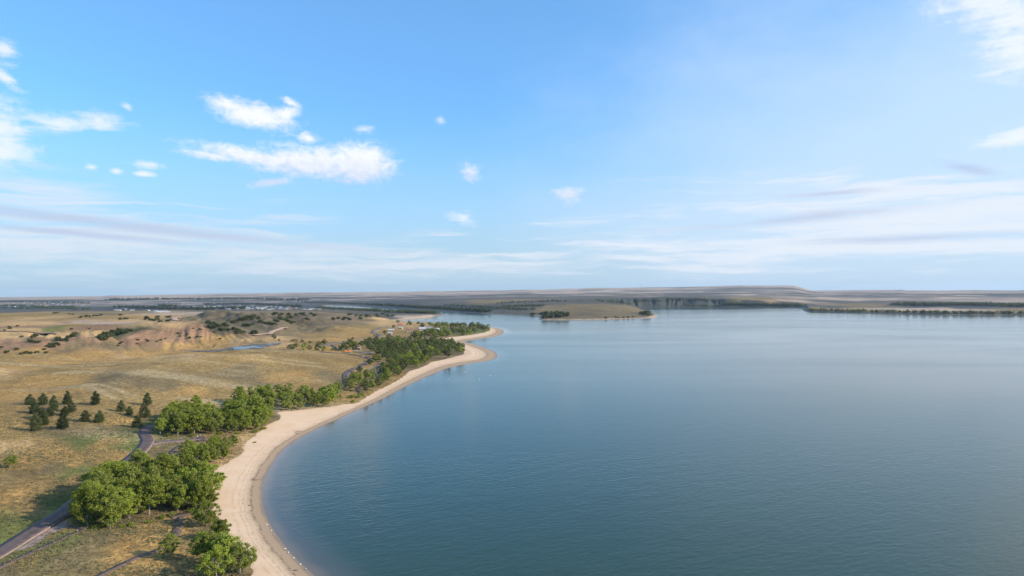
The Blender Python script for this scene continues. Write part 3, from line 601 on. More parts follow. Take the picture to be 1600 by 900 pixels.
# ------------------------------------------------------------------ trees
def leaf_material(name, c1, c2, c3):
    m = bpy.data.materials.new(name); m.use_nodes = True; t = NT(m.node_tree); t.n.clear()
    oi = t.add('ShaderNodeObjectInfo'); tcx = t.add('ShaderNodeTexCoord'); g = t.add('ShaderNodeNewGeometry')
    pr = t.m('FRACT', t.m('ADD', t.m('MULTIPLY', t.noise(tcx.outputs['Object'], 0.55, 2), 1.0), 0.0))
    c = t.mix(t.ramp(t.noise(tcx.outputs['Object'], 1.1, 3), 0.32, 0.68), c1, c2)
    c = t.mix(t.m('MULTIPLY', g.outputs['Random Per Island'], 0.45), c, c3)
    k_ = t.m('ADD', t.m('MULTIPLY', oi.outputs['Random'], 0.65), 0.65); c = t.vm('SCALE', c, scale=k_); c = t.mix(t.ramp(t.m('FRACT', t.m('MULTIPLY', oi.outputs['Random'], 7.3)), 0.35, 1.0, 0.0, 0.62), c, t.mix(0.5, c2, (0.22, 0.21, 0.10)))
    d = t.add('ShaderNodeBsdfDiffuse'); t.put(d.inputs[0], c); tr = t.add('ShaderNodeBsdfTranslucent'); t.put(tr.inputs[0], t.vm('MULTIPLY', c, (1.25, 1.35, 0.6)))
    mx = t.add('ShaderNodeMixShader'); mx.inputs[0].default_value = 0.38; t.l.new(d.outputs[0], mx.inputs[1]); t.l.new(tr.outputs[0], mx.inputs[2])
    o = t.add('ShaderNodeOutputMaterial'); t.l.new(mx.outputs[0], o.inputs[0]); return m
leafA = leaf_material('cottonwood_leaves', (0.12, 0.165, 0.03), (0.25, 0.29, 0.045), (0.44, 0.44, 0.09))
leafB = leaf_material('shade_tree_leaves', (0.085, 0.11, 0.035), (0.13, 0.155, 0.045), (0.19, 0.20, 0.07))
leafP = leaf_material('pine_needles', (0.05, 0.07, 0.03), (0.08, 0.10, 0.042), (0.125, 0.14, 0.06))
leafS = leaf_material('scrub_leaves', (0.055, 0.070, 0.032), (0.08, 0.095, 0.04), (0.115, 0.125, 0.055))
bark = simple_mat('bark', (0.25, 0.21, 0.17), 0.95, 0.3, 3.0)

def tube(p, q, r0, r1, n=6):
    p = np.array(p, float); q = np.array(q, float); d = q-p; d /= np.linalg.norm(d)+1e-9
    a = np.cross(d, (0.3, 0.9, 0.2)); a /= np.linalg.norm(a); b_ = np.cross(d, a); an = np.arange(n)*2*math.pi/n
    c0 = np.cos(an)[:, None]*a+np.sin(an)[:, None]*b_
    V_ = np.concatenate([p+c0*r0, q+c0*r1]); F_ = [(i, (i+1) % n, n+(i+1) % n, n+i) for i in range(n)]
    return V_, F_
def join(parts):
    Vs, Fs, o = [], [], 0
    for v, f_ in parts:
        Vs.append(v); Fs += [tuple(i+o for i in q) for q in f_]; o += len(v)
    return np.concatenate(Vs), Fs
def leaves(cent, rad, per, size, g, flat=0.8):
    """leaf-sized quads spread through clumps; normals lean outward and up"""
    C_ = np.repeat(cent, per, 0); Rr = np.repeat(rad, per)
    d = g.normal(size=(len(C_), 3)); d /= np.linalg.norm(d, axis=1)[:, None]
    r = Rr*g.random(len(C_))**0.6*np.where(g.random(len(C_)) < 0.22, 1.55, 1.08)
    P_ = C_+d*r[:, None]*np.array([1, 1, flat])
    n = d*0.9+g.normal(size=d.shape)*0.65+np.array([0, 0, 0.45]); n /= np.linalg.norm(n, axis=1)[:, None]
    a = np.cross(n, g.normal(size=d.shape)); a /= np.linalg.norm(a, axis=1)[:, None]; b_ = np.cross(n, a)
    s = (size*(0.6+0.8*g.random(len(C_))))[:, None]
    V_ = np.stack([P_-a*s, P_-b_*s*0.7, P_+a*s, P_+b_*s*0.7], 1).reshape(-1, 3)
    return V_, np.arange(len(V_)).reshape(-1, 4)
def cottonwood(seed, h, rw, nc, per, size, lo=0.07, cr=1.0):
    g = np.random.default_rng(seed); cent = []; rad = []
    lean = g.normal(size=2)*0.07*h
    while len(cent) < nc:
        d = g.normal(size=3); d /= np.linalg.norm(d); rr = g.random()**0.4
        z = h*(lo+(1-lo)*0.5)+d[2]*rr*h*(1-lo)*0.46
        zz = (z-h*lo)/(h*(1-lo)); prof_ = rw*(0.78+0.62*math.sin(math.pi*min(max(zz, 0.0), 1)**0.8)**0.8)*(1.0 if zz < .6 else 1-0.5*(zz-.6))
        x = d[0]*rr*prof_*0.8; y = d[1]*rr*prof_*0.8
        cent.append((x+lean[0]*zz, y+lean[1]*zz, z)); rad.append(cr*h*(0.065+0.055*g.random()))
    cent = np.array(cent); rad = np.array(rad)
    LV, LF = leaves(cent, rad, per, size, g, 0.75)
    parts = []; top = np.array([lean[0]*.4, lean[1]*.4, h*0.62]); fork = np.array([lean[0]*.1, lean[1]*.1, h*0.24])
    parts.append(tube((0, 0, -0.6), fork, h*0.021, h*0.016, 7)); parts.append(tube(fork, top, h*0.015, h*0.006, 6))
    for k_ in g.choice(nc, min(nc, 12), replace=False):
        st = fork+(top-fork)*g.random()*0.8; md = st+(cent[k_]-st)*0.5+np.array([0, 0, -0.02*h])
        parts.append(tube(st, md, h*0.012, h*0.008, 5)); parts.append(tube(md, cent[k_], h*0.008, h*0.003, 5))
    for _ in range(4):        # bare limbs that reach out of the crown
        k_ = g.integers(nc); e = cent[k_]*np.array([1.12, 1.12, 1.0])+g.normal(size=3)*0.04*h; e[2] = min(e[2]+0.05*h, h*1.02)
        parts.append(tube(fork+(top-fork)*0.85, e, h*0.006, h*0.0015, 4))
    TV, TF = join(parts); return (LV, LF), (TV, TF)
def pine(seed, h, rw, lay, per, size):
    g = np.random.default_rng(seed); cent = []; rad = []
    for i in range(lay):
        u = i/(lay-1); z = h*(0.14+0.82*u); rr = rw*math.sin(math.pi*min(1, 0.22+0.80*u))**0.6*(0.8+0.3*g.random())+0.1; m_ = max(1, int(8*(1-u)+2))
        for k_ in range(m_):
            a = g.random()*6.28; q = rr*(0.45+0.5*g.random()); cent.append((math.cos(a)*q, math.sin(a)*q, z+g.normal()*0.02*h)); rad.append(h*0.07+rw*0.2*(1-u)+0.15)
    LV, LF = leaves(np.array(cent), np.array(rad), per, size, g, 0.7)
    parts = [tube((0, 0, -0.5), (0, 0, h*0.93), h*0.026, h*0.004, 6)]
    return (LV, LF), join(parts)
def bush(seed, h, rw, nc, per, size):
    g = np.random.default_rng(seed); cent = []; rad = []
    for i in range(nc):
        a = g.random()*6.28; q = rw*0.75*g.random()**0.6; z = h*(0.25+0.5*g.random()*(1-(q/rw)**2)); cent.append((math.cos(a)*q, math.sin(a)*q, z)); rad.append(h*(0.22+0.12*g.random()))
    LV, LF = leaves(np.array(cent), np.array(rad), per, size, g, 0.8)
    parts = [tube((0, 0, -0.4), (c_[0]*.6, c_[1]*.6, c_[2]), h*.03, h*.012, 4) for c_ in cent[:5]]
    return (LV, LF), join(parts)
def quadtri(F_): return F_
def proto(data, leafmat, parts=True, nm='tree'):
    (LV, LF), (TV, TF) = data
    def mk(name, V_, F_, mt):
        me = bpy.data.meshes.new(name); V_ = np.asarray(V_, np.float32)
        if isinstance(F_, np.ndarray):
            me.vertices.add(len(V_)); me.vertices.foreach_set('co', V_.ravel()); me.loops.add(F_.size)
            me.loops.foreach_set('vertex_index', F_.astype(np.int32).ravel()); me.polygons.add(len(F_)); me.polygons.foreach_set('loop_start', np.arange(0, F_.size, 4, dtype=np.int32)); me.update(calc_edges=True)
        else: me.from_pydata(V_.tolist(), [], F_); me.update()
        for q in (mt if isinstance(mt, list) else [mt]): me.materials.append(q)
        return me
    if parts: return ('parts', mk('crown', LV, LF, leafmat), mk('trunk', TV, TF, bark))
    TFa = np.array(TF)+len(LV); Fa = np.concatenate([LF, TFa]); me = mk(nm, np.concatenate([LV, TV]), Fa, [leafmat, bark])
    mi = np.zeros(len(Fa), np.int32); mi[len(LF):] = 1; me.polygons.foreach_set('material_index', mi)
    return ('one', me)
CWn = [proto(cottonwood(s, 12.0, r_, 80, 120, 0.20, 0.10, 0.72), leafA) for s, r_ in ((1, 3.7), (2, 4.3), (3, 3.3), (4, 4.7), (5, 3.9))]
CWm = [proto(cottonwood(10+s, 12.0, r_, 50, 70, 0.31, 0.05, 0.82), leafA) for s, r_ in ((1, 4.4), (2, 4.8), (3, 3.8))]
CWd = [proto(cottonwood(20+s, 12.0, r_, 42, 60, 0.37, 0.05, 0.85), leafB) for s, r_ in ((1, 4.6), (2, 5.2), (3, 4.4))]
CWf = [proto(cottonwood(30+s, 12.0, r_, 24, 40, 0.62, 0.02), leafB, False, 'dark_tree') for s, r_ in ((1, 5.0), (2, 5.8), (3, 4.8))]
CWg = [proto(cottonwood(36+s, 12.0, r_, 24, 40, 0.62, 0.02), leafA, False, 'pale_tree') for s, r_ in ((1, 5.0), (2, 5.4))]
PIN = [proto(pine(40+s, 7.0, 2.3, 9, 95, 0.17), leafP) for s in range(3)]
BSH = [proto(bush(50+s, 3.0, 2.6, 12, 40, 0.30), leafS, False, 'scrub_bush') for s in range(3)]
BSG = [proto(bush(60+s, 3.0, 2.6, 14, 60, 0.22), leafA, False, 'green_bush') for s in range(2)]
COUNT = {}
def plant(p, name, x, y, s, label, cat, group=None, sz=None, z=None):
    z = float(hgt(x, y)) if z is None else z; rot = random.random()*6.28
    if p[0] == 'one':
        r = bpy.data.objects.new(name, p[1]); col.objects.link(r)
    else:
        r = bpy.data.objects.new(name, None); r.empty_display_size = 0.5; col.objects.link(r)
        for nm, me in (('crown', p[1]), ('trunk', p[2])):
            c_ = bpy.data.objects.new(nm, me); col.objects.link(c_); c_.parent = r
    r.location = (x, y, z-0.1); r.rotation_euler = (0, 0, rot); r.scale = (s, s, s*(sz or 1))
    tag(r, label, cat, group); COUNT[name] = COUNT.get(name, 0)+1
    return r
def poisson(pxpoly, spacing, maxn, avoid=None, seed=0):
    P_ = np.array([at(*p)[:2] for p in pxpoly]); g = np.random.default_rng(seed); x0, y0 = P_.min(0); x1, y1 = P_.max(0); out = []
    for _ in range(maxn*60):
        q = np.array([x0+(x1-x0)*g.random(), y0+(y1-y0)*g.random()])
        if sdf_poly(np.array([q[0]]), np.array([q[1]]), P_)[0] > 0: continue
        if avoid is not None and avoid(q): continue
        if all((q[0]-o[0])**2+(q[1]-o[1])**2 > spacing**2 for o in out): out.append(q)
        if len(out) >= maxn: break
    return out
ORD = ['first','second','third','fourth','fifth','sixth','seventh','eighth','ninth','tenth','eleventh','twelfth','thirteenth','fourteenth','fifteenth','sixteenth','seventeenth','eighteenth','nineteenth','twentieth']
def ordw(i):
    if i < 20: return ORD[i]
    if i >= 49: return ['fiftieth', 'fifty-first', 'fifty-second', 'fifty-third', 'fifty-fourth', 'fifty-fifth', 'fifty-sixth', 'fifty-seventh'][i-49]
    return ['twenty','thirty','forty'][(i+1)//10-2]+('-'+ORD[(i+1) % 10-1] if (i+1) % 10 else '')if (i+1) % 10 else ['','twentieth','thirtieth','fortieth'][(i+1)//10-1]
def road_clear(dist):
    pts = RC_
    return lambda q: np.min(np.hypot(pts[:, 0]-q[0], pts[:, 1]-q[1])) < dist
def grove(pts, protos, hrange, fmt, cat, group, name='cottonwood_tree', front=2):
    """labels tell front row from back row and count from the left"""
    pts = sorted(pts, key=lambda q: math.atan2(q[0], q[1]))
    ds = [math.hypot(*q) for q in pts]; md = sorted(ds)[len(ds)//2] if len(ds) > 8 else 1e9
    cnt = {0: 0, 1: 0}
    for q, d in zip(pts, ds):
        k_ = int(d > md); hgt_ = hrange[0]+(hrange[1]-hrange[0])*random.random()
        row = '' if md > 1e8 else ('back rows, ' if k_ else 'front rows, ')
        lab = '%s from left, %s%s' % (ordw(cnt[k_]), row, fmt); cnt[k_] += 1
        plant(random.choice(protos), name, q[0], q[1], hgt_/12.0*(0.9+0.2*random.random()), lab.capitalize() if False else 'cottonwood tree, '+lab, cat, group, 0.9+0.2*random.random())
# G1: the big grove by the beach, bottom left
G1 = poisson([(112,818),(128,790),(150,768),(190,757),(235,752),(285,762),(318,768),(322,792),(300,802),(258,805),(215,814),(185,822),(140,824)], 5.3, 38, road_clear(6.5), 3)
grove(G1, CWn, (9.5, 15.0), 'foreground grove', 'tree', 'cottonwoods of the foreground grove')
for x, y, h_, lab in ((327,795,9,'slender green cottonwood at the beach edge, right end of the foreground grove'),(322,822,9.5,'bright green cottonwood on the sand edge below the foreground grove'),(345,845,8.5,'open-crowned young cottonwood leaning over the beach sand'),
                      (320,880,11,'large bright cottonwood at the bottom edge of the photo, left of its twin'),(350,888,12,'largest bright cottonwood beside the beach, at the bottom edge'),(375,897,9.5,'rounded cottonwood reaching onto the beach at the bottom edge'),(338,905,10,'cottonwood cut off by the bottom edge of the photo'),
                      (262,872,7.6,'lone light green tree beside the end of the lower path'),(172,826,6.2,'young light green tree in front of the foreground grove'),(330,768,8,'cottonwood with pale bare limbs, right end of the grove by the sand')):
    q = at(x, y); plant(random.choice(CWn), 'cottonwood_tree', q[0], q[1], h_/12.0, lab, 'tree', sz=0.9)
G2 = poisson([(270,735),(268,722),(290,709),(330,700),(370,697),(378,704),(360,713),(338,724),(310,731),(285,738)], 4.6, 15, None, 4)
grove(G2, CWn, (6.5, 8.5), 'small grove between side road and beach', 'tree', 'cottonwoods between side road and beach')
G3 = poisson([(232,678),(240,664),(270,655),(330,650),(400,652),(418,660),(408,672),(380,676),(300,680),(250,682)], 5.6, 48, road_clear(5.0), 5)
grove(G3, CWn[:3]+CWm, (8.5, 13.0), 'grove above the side road', 'tree', 'cottonwoods of the grove above the side road')
G4 = poisson([(365,640),(372,628),(420,624),(480,622),(528,618),(530,634),(500,636),(446,642),(430,648),(390,648)], 5.6, 36, None, 6)
grove(G4, CWm, (9.0, 11.5), 'grove behind the curve of the beach', 'tree', 'cottonwoods behind the curve of the beach')
def clear5(q):
    return sand_d(q[0], q[1]) < 2.5
G5a = poisson([(546,614),(544,600),(560,591),(590,592),(604,578),(640,562),(660,560),(672,566),(650,575),(632,584),(610,596),(575,614)], 6.3, 50, clear5, 7)
grove(G5a, CWm+CWm+CWd, (8.5, 11.0), 'belt between parking lot and beach', 'tree', 'cottonwoods between parking lot and beach')
G5 = poisson([(528,550),(545,543),(580,536),(620,533),(660,536),(700,538),(722,545),(724,553),(700,560),(670,565),(640,562),(606,576),(588,566),(590,556),(570,549),(545,550)], 12.0, 112, clear5, 8)
def mass(pts, protos, hr, rows, wh, grp):
    """rows of a wood by distance, then counted from the left within the row"""
    rws = [[] for _ in range(rows)]
    for i, q in enumerate(sorted(pts, key=lambda q: math.hypot(*q))): rws[i*rows//len(pts)].append(q)
    for k_, rw_ in enumerate(rws):
        for i, q in enumerate(sorted(rw_, key=lambda q: math.atan2(q[0], q[1]))):
            plant(random.choice(protos), 'shade_tree', q[0], q[1], (hr[0]+(hr[1]-hr[0])*random.random())/12, 'dark tree, %s from left in %s row of %s' % (ordw(i), ['nearest','second','third','fourth','fifth','sixth','farthest'][k_ if k_ < rows-1 else 6], wh), 'tree', grp)
mass(G5, CWd+CWf+CWg[:1], (9.5, 13), 7, 'the dense wood on the point', 'trees of the dense wood on the point')
G6 = poisson([(628,511.5),(640,507.5),(700,508.5),(760,512),(764,515.5),(745,515.5),(700,513),(660,512)], 11.5, 34, None, 9)
G6 += poisson([(636,526),(672,520),(745,518.3),(747,522.5),(735,524),(705,526),(690,528),(650,530)], 10.5, 34, clear5, 10)
mass(G6, CWf+CWg, (10, 14), 5, 'the belt behind the cabins', 'trees of the belt on the far spit')
for x, y, h_ , lab in ((622,505,10,'dark rounded tree left of the red-roofed cabin on the point'),(615,513,9,'dark tree between two pale-roofed cabins on the point'),(756,517,14,'tall dark tree at the end of the far spit'),(748,515,14,'tall dark tree second from the end of the far spit'),
   (597,534,7,'small dark conical tree beside the road on the point'),(615,531,6.5,'round dark bush-like tree below the pale-roofed cabin'),(601,522,8,'grey-green tree beside the pale-roofed cabins'),(585,526,4,'small dark bush at the road bend near the cabins'),
   (562,583,7.5,'round dark tree beside the road, left of the parking lot'),(578,571,8,'bushy tree between the bend of the road and the parking lot'),(586,565,8.5,'dark tree at the upper corner of the parking lot'),(612,577,6,'dark tree on the right edge of the parking lot')):
    q = at(x, y); plant(random.choice(CWd), 'shade_tree', q[0], q[1], h_/12, lab, 'tree', sz=0.95)
for x, y, h_, lab in ((16,731,9.5,'lone bright green tree on the golden slope at the left edge'),):
    q = at(x, y); plant(CWn[1], 'cottonwood_tree', q[0], q[1], h_/12*0.72, lab, 'tree', sz=0.8)
# pines on the slope: base pixels read from the photograph
PINES = [(47,632,1.15),(67,632,1.1),(84,641,1.05),(54,646,1.1),(65,656,1.15),(56,673,1.1),(68,664,1.0),(78,650,.9),(105,632,1.0),(112,644,1.05),(101,649,.9),(98,670,1.05),(133,659,1.0),(155,660,1.05),(149,632,1.1),(189,643,.95),(202,648,.85),(226,653,1.1),(230,633,1.0),(214,668,1.0)]
plab = ['leftmost pine of the back row on the slope','second pine of the back row, close to the leftmost','slim pine right of the paired back-row pines','pine below the leftmost pine of the clump','pine in the middle of the left clump','lowest pine of the left clump','pine just above the lowest of the left clump','small pale pine between the clump and the slim pine',
 'back-row pine touching the pine below it','pine just below its back-row neighbour, mid slope','small pine left of the touching pair','isolated lower pine right of the left clump','left one of two side-by-side lower pines','right one of two side-by-side lower pines','isolated pine at the top centre of the slope','isolated pine left of the sparse grey pine',
 'sparse greyish pine near the grove','narrow dark pine at the left end of the cottonwood grove','isolated rightmost pine on the golden slope','dark round pine above the bend of the road']
for (x, y, s), l in zip(PINES, plab):
    q = at(x, y); plant(random.choice(PIN), 'pine_tree', q[0], q[1], s*1.0, l, 'pine tree', 'pines on the golden slope', 0.72+0.42*random.random())
for i, (x, y, sz_) in enumerate([(150,826,.9),(190,824,.7),(205,822,.8),(232,817,.7),(252,811,.9),(268,806,.8),(300,800,1.0),(318,812,1.0),(313,838,.8),(302,862,.7)]):
    q = at(x, y); plant(BSG[i % 2], 'green_bush', q[0], q[1], sz_*.62, 'low green bush at the foot of the foreground grove, %s from left' % ordw(i), 'bush', 'bushes at the foot of the foreground grove')
for i, (x, y, sz_) in enumerate([(262,682,.9),(300,682,.8),(343,679,.9),(372,678,.7),(398,676,.9),(412,671,.8)]):
    q = at(x, y); plant(BSG[i % 2], 'green_bush', q[0], q[1], sz_*.8, 'low green bush before the grove above the side road, %s from left' % ordw(i), 'bush', 'bushes before the grove above the side road')
for i, (x, y, sz_) in enumerate([(548,622,1.0),(560,621,.9),(566,618,.9),(398,692,.35),(552,628,.7)]):
    q = at(x, y); plant(BSG[i % 2], 'green_bush', q[0], q[1], sz_, ['low green bush by the end of the far footpath','low bush right of the far footpath end','low bush on the sand edge by the far footpath','tiny green bush alone on the dry sand','low bush nearest the camera by the far footpath'][i], 'bush')
# mid-distance trees and scrub, one by one
MID = [(452,546,7),(459,547,8),(463,543,7),(474,547,8),(483,547,7),(476,541,6),(496,548,8),(506,549,8),(498,542,8),(507,538,8),(428,530,8),(436,533,4),(456,534,4),(460,534,5),(464,534,4),(484,538,6),(472,535,5),(520,549,5),(524,546,4),(551,531,5),(445,514,4.5),(444,500,6)]
for i, (x, y, h_) in enumerate(sorted(MID)):
    q = at(x, y); plant(random.choice(CWf+CWg), 'valley_tree', q[0], q[1], h_/12, 'bushy tree in valley right of the pond, '+ordw(i)+' from left', 'tree', 'bushy trees in the valley beyond the pond')
SCR = []
def scr(pts, lab, grp, size, spread=0, n=1):
    QQ = []
    for x, y in pts:
        for _ in range(n):
            a = x+random.uniform(-spread, spread); b_ = y+random.uniform(-spread, spread)*0.35
            q = at(a, b_)
            if shore_d(q[0], q[1]) < 3: continue
            QQ.append(q)
    for i, q in enumerate(sorted(QQ, key=lambda q: math.atan2(q[0], q[1]))):
        plant(random.choice(BSH), 'scrub_bush', q[0], q[1], size*random.uniform(.75, 1.3)/3.0, lab+', '+ordw(i)+' from left', 'bush', grp, random.uniform(.8, 1.1))
scr([(160,531),(166,528),(172,526),(178,524),(184,522),(190,521),(196,520),(203,518),(165,525),(175,521),(186,518),(158,529)], 'dark scrub in the gully between the bluffs', 'scrub in the gully between the bluffs', 5.6, 2.5, 3)
scr([(90,532),(96,533),(104,533),(108,528),(114,526),(118,523),(56,525),(52,528),(58,536),(50,535),(46,534),(78,541),(88,540),(84,543)], 'dark scrub in draws of the left bluff', 'scrub in the draws of the left bluff', 4.0, 2, 2)
scr([(34,527),(14,511),(6,517),(16,514),(27,510),(3,544),(10,552),(24,547),(33,554),(40,552),(47,553),(58,552),(74,542),(69,547),(72,552)], 'small lone bush on the golden left hillside', 'lone bushes on the left hillside', 3.2)
scr([(112,515),(140,514),(190,536),(186,538),(184,541),(214,538),(215,532),(229,532),(231,534),(245,534),(252,532),(258,530),(278,522),(281,526),(296,529),(292,523),(302,514),(312,516),(308,527),(314,527),(335,520),(344,530)], 'small dark bush on the eroded bluff face', 'bushes on the eroded bluff', 3.0)
scr([(228,500),(234,500),(240,501),(246,500),(230,497),(250,503),(263,502),(247,496),(260,497),(264,496),(198,499),(186,499)], 'dark scrub on the flat behind the bluff crest', 'scrub behind the bluff crest', 4.6, 2, 2)
scr([(326,505),(334,508),(342,510),(352,510),(348,516),(352,518),(330,512),(366,504),(372,502),(378,500),(384,499),(390,498),(396,500),(380,509),(384,511),(390,509),(368,517),(372,519),(376,521),(394,522),(400,522),(398,496),(404,498),(410,505),(416,506),(425,507),(421,507)], 'dark scrub on the shaded ravine slopes', 'scrub on the ravine slopes', 5.6, 4, 2)
scr([(436,498),(442,500),(448,502),(453,504),(458,505),(450,492),(460,493),(470,491),(475,493),(486,492),(492,493),(440,493),(430,491),(455,496),(478,500),(430,502)], 'dark scrub along the ridge behind the ravine', 'scrub along the back ridge', 5.4, 4, 3)
scr([(522,499),(528,499),(534,500),(540,499),(544,498),(546,493),(555,494),(562,495),(570,495),(576,496),(565,499),(545,500),(588,493),(592,495),(600,492),(606,494),(614,494)], 'dark scrub in draws above the small bay', 'scrub in the draws above the small bay', 6.2, 2.5, 2)
scr([(128,497),(134,495),(139,496),(146,494),(152,494),(158,494),(90,490),(84,490),(108,491),(115,492),(189,493)], 'small dark tree on the flat before the town', 'small trees on the flat before the town', 5.0, 1.2)
scr([(847,493),(852,497),(858,496),(864,497),(870,496),(876,496),(882,495),(855,492),(863,492),(871,492),(878,492),(885,493),(832,491.5)], 'green tree on left end of low far spit', 'trees at the left end of the low far spit', 12, 1.8, 2)
scr([(1003,491),(1008,492),(1013,492.5),(1011,490.5)], 'green tree at tip of low far spit', 'trees at the tip of the low far spit', 12, 1.5, 2)
scr([(948,497),(966,497),(990,496),(975,496.5),(982,496),(961,496.5)], 'small bush along low far spit', 'bushes along the waterline of the low far spit', 6, 1.5, 1)


def woods(name, pxs, per, hh_, spread, lab, seed=0, sx=1.0):
    """far woods that read as one mass: a single object of leaf clumps"""
    g = np.random.default_rng(seed); cen, rad = [], []
    for x, y in pxs:
        for _ in range(per):
            q = at(x+g.uniform(-spread, spread), y+g.uniform(-1, 1)*0.6)
            if shore_d(q[0], q[1]) < 4: continue
            h_ = hh_*g.uniform(.6, 1.2)
            for k2 in range(3):
                cen.append((q[0]+g.normal()*h_*.3, q[1]+g.normal()*h_*.3, q[2]+h_*(0.3+0.2*k2))); rad.append(h_*0.42)
    V_, F_ = leaves(np.array(cen), np.array(rad), 14, hh_*0.17, g, 0.8)
    o = mesh_obj(name, V_, F_, leafS); tag(o, lab, 'woods', kind='stuff'); return o
def line(pts, n):
    P_ = np.array(pts, float); s = np.concatenate([[0], np.cumsum(np.hypot(*np.diff(P_, axis=0).T))]); u = np.linspace(0, s[-1], n)
    return list(zip(np.interp(u, s, P_[:, 0]), np.interp(u, s, P_[:, 1])))
woods('far_woods', line([(985,476),(1000,470),(1035,471)], 14)+line([(1040,468),(1090,469),(1120,471)], 26)+line([(1070,478),(1125,478.5)], 14)+line([(935,470),(975,474)], 12), 3, 9, 5, 'dark thickets in the draws of the lake cliff across the water', 12)
woods('far_woods', line([(498,481.5),(520,483),(545,484),(575,485.5),(594,486.5)], 44), 5, 11, 2.5, 'dark woods along the near bank of the far channel', 1)
woods('far_woods', line([(600,488),(630,488.5),(660,489.5),(682,490)], 34), 4, 11, 2, 'dark woods on the narrow spit beyond the small bay', 2)
woods('far_woods', line([(470,472),(500,474),(545,475),(590,477.5),(640,480),(700,484),(760,488)], 70), 4, 14, 4, 'dark woods along the far bank of the channel', 3)
woods('far_woods', line([(700,477),(760,481),(800,484),(830,484)], 30)+line([(780,474),(860,471),(880,471)], 16)+line([(790,480),(846,478)], 16), 3, 9, 5, 'scattered dark thickets on the slope across the channel', 4)
woods('far_woods', line([(1130,476),(1180,477),(1215,478),(1252,478.5)], 46), 4, 13, 3, 'shoreline thickets under the low bluff across the lake', 5)
woods('far_woods', line([(1258,485.5),(1300,486),(1360,487),(1430,488.5),(1500,489.5),(1600,490)], 80), 2, 9, 5, 'shoreline bushes along the right far shore', 6)
woods('far_woods', line([(1398,476.5),(1450,477.5),(1520,477),(1600,479.5)], 60), 5, 15, 5, 'band of dark trees on the plain across the lake', 7)
woods('far_woods', line([(0,472),(80,473),(140,474)], 40)+line([(0,478),(60,480),(110,480)], 40)+line([(0,482),(80,483),(140,484)], 16), 3, 13, 5, 'dark trees scattered among the houses at the left edge of the town', 8)
woods('far_woods', line([(180,480),(260,483),(320,484),(380,482)], 46)+line([(250,478),(270,479)], 10)+line([(320,476),(400,476),(470,480)], 50), 4, 13, 6, 'dark trees scattered through the middle of the town', 9)
woods('far_woods', line([(170,469),(260,468),(330,468),(400,468),(480,469)], 80), 4, 20, 6, 'long dark belt of woods beyond the town', 10)

# ------------------------------------------------------------------ sagebrush tufts on the near slope
def sage():
    g = np.random.default_rng(77); V_, F_ = [], []; pts = []
    for _ in range(52000):
        a = R(g.uniform(-39, -8)); d = 150*math.exp(g.random()*math.log(440/150)); pts.append((math.sin(a)*d, math.cos(a)*d))
    P_ = np.array(pts); s1 = sdf_poly(P_[:, 0], P_[:, 1], sand_poly); dn = fbm(P_[:, 0]/22, P_[:, 1]/22, 3, 55)
    rd = np.min(np.hypot(P_[:, None, 0]-RC_[None, ::3, 0], P_[:, None, 1]-RC_[None, ::3, 1]), 1)
    k_ = (s1 > 1.5) & (g.random(len(P_)) < np.clip(0.42+1.1*dn, 0.03, 1)) & (rd > 5.5); P_ = P_[k_]
    z = hgt(P_[:, 0], P_[:, 1]); r = g.uniform(.25, .25+.55*g.random(len(P_))); cen = np.column_stack([P_, z+r*0.35])
    V_, F_ = leaves(cen, r, 8, 0.19, g, 0.7)
    o = mesh_obj('sagebrush', V_, F_, leaf_material('sage_leaves', (0.16, 0.145, 0.095), (0.23, 0.205, 0.135), (0.31, 0.26, 0.16)))
    tag(o, 'low grey-green sagebrush dotted over the near golden slopes', 'sagebrush', kind='stuff')
sage()

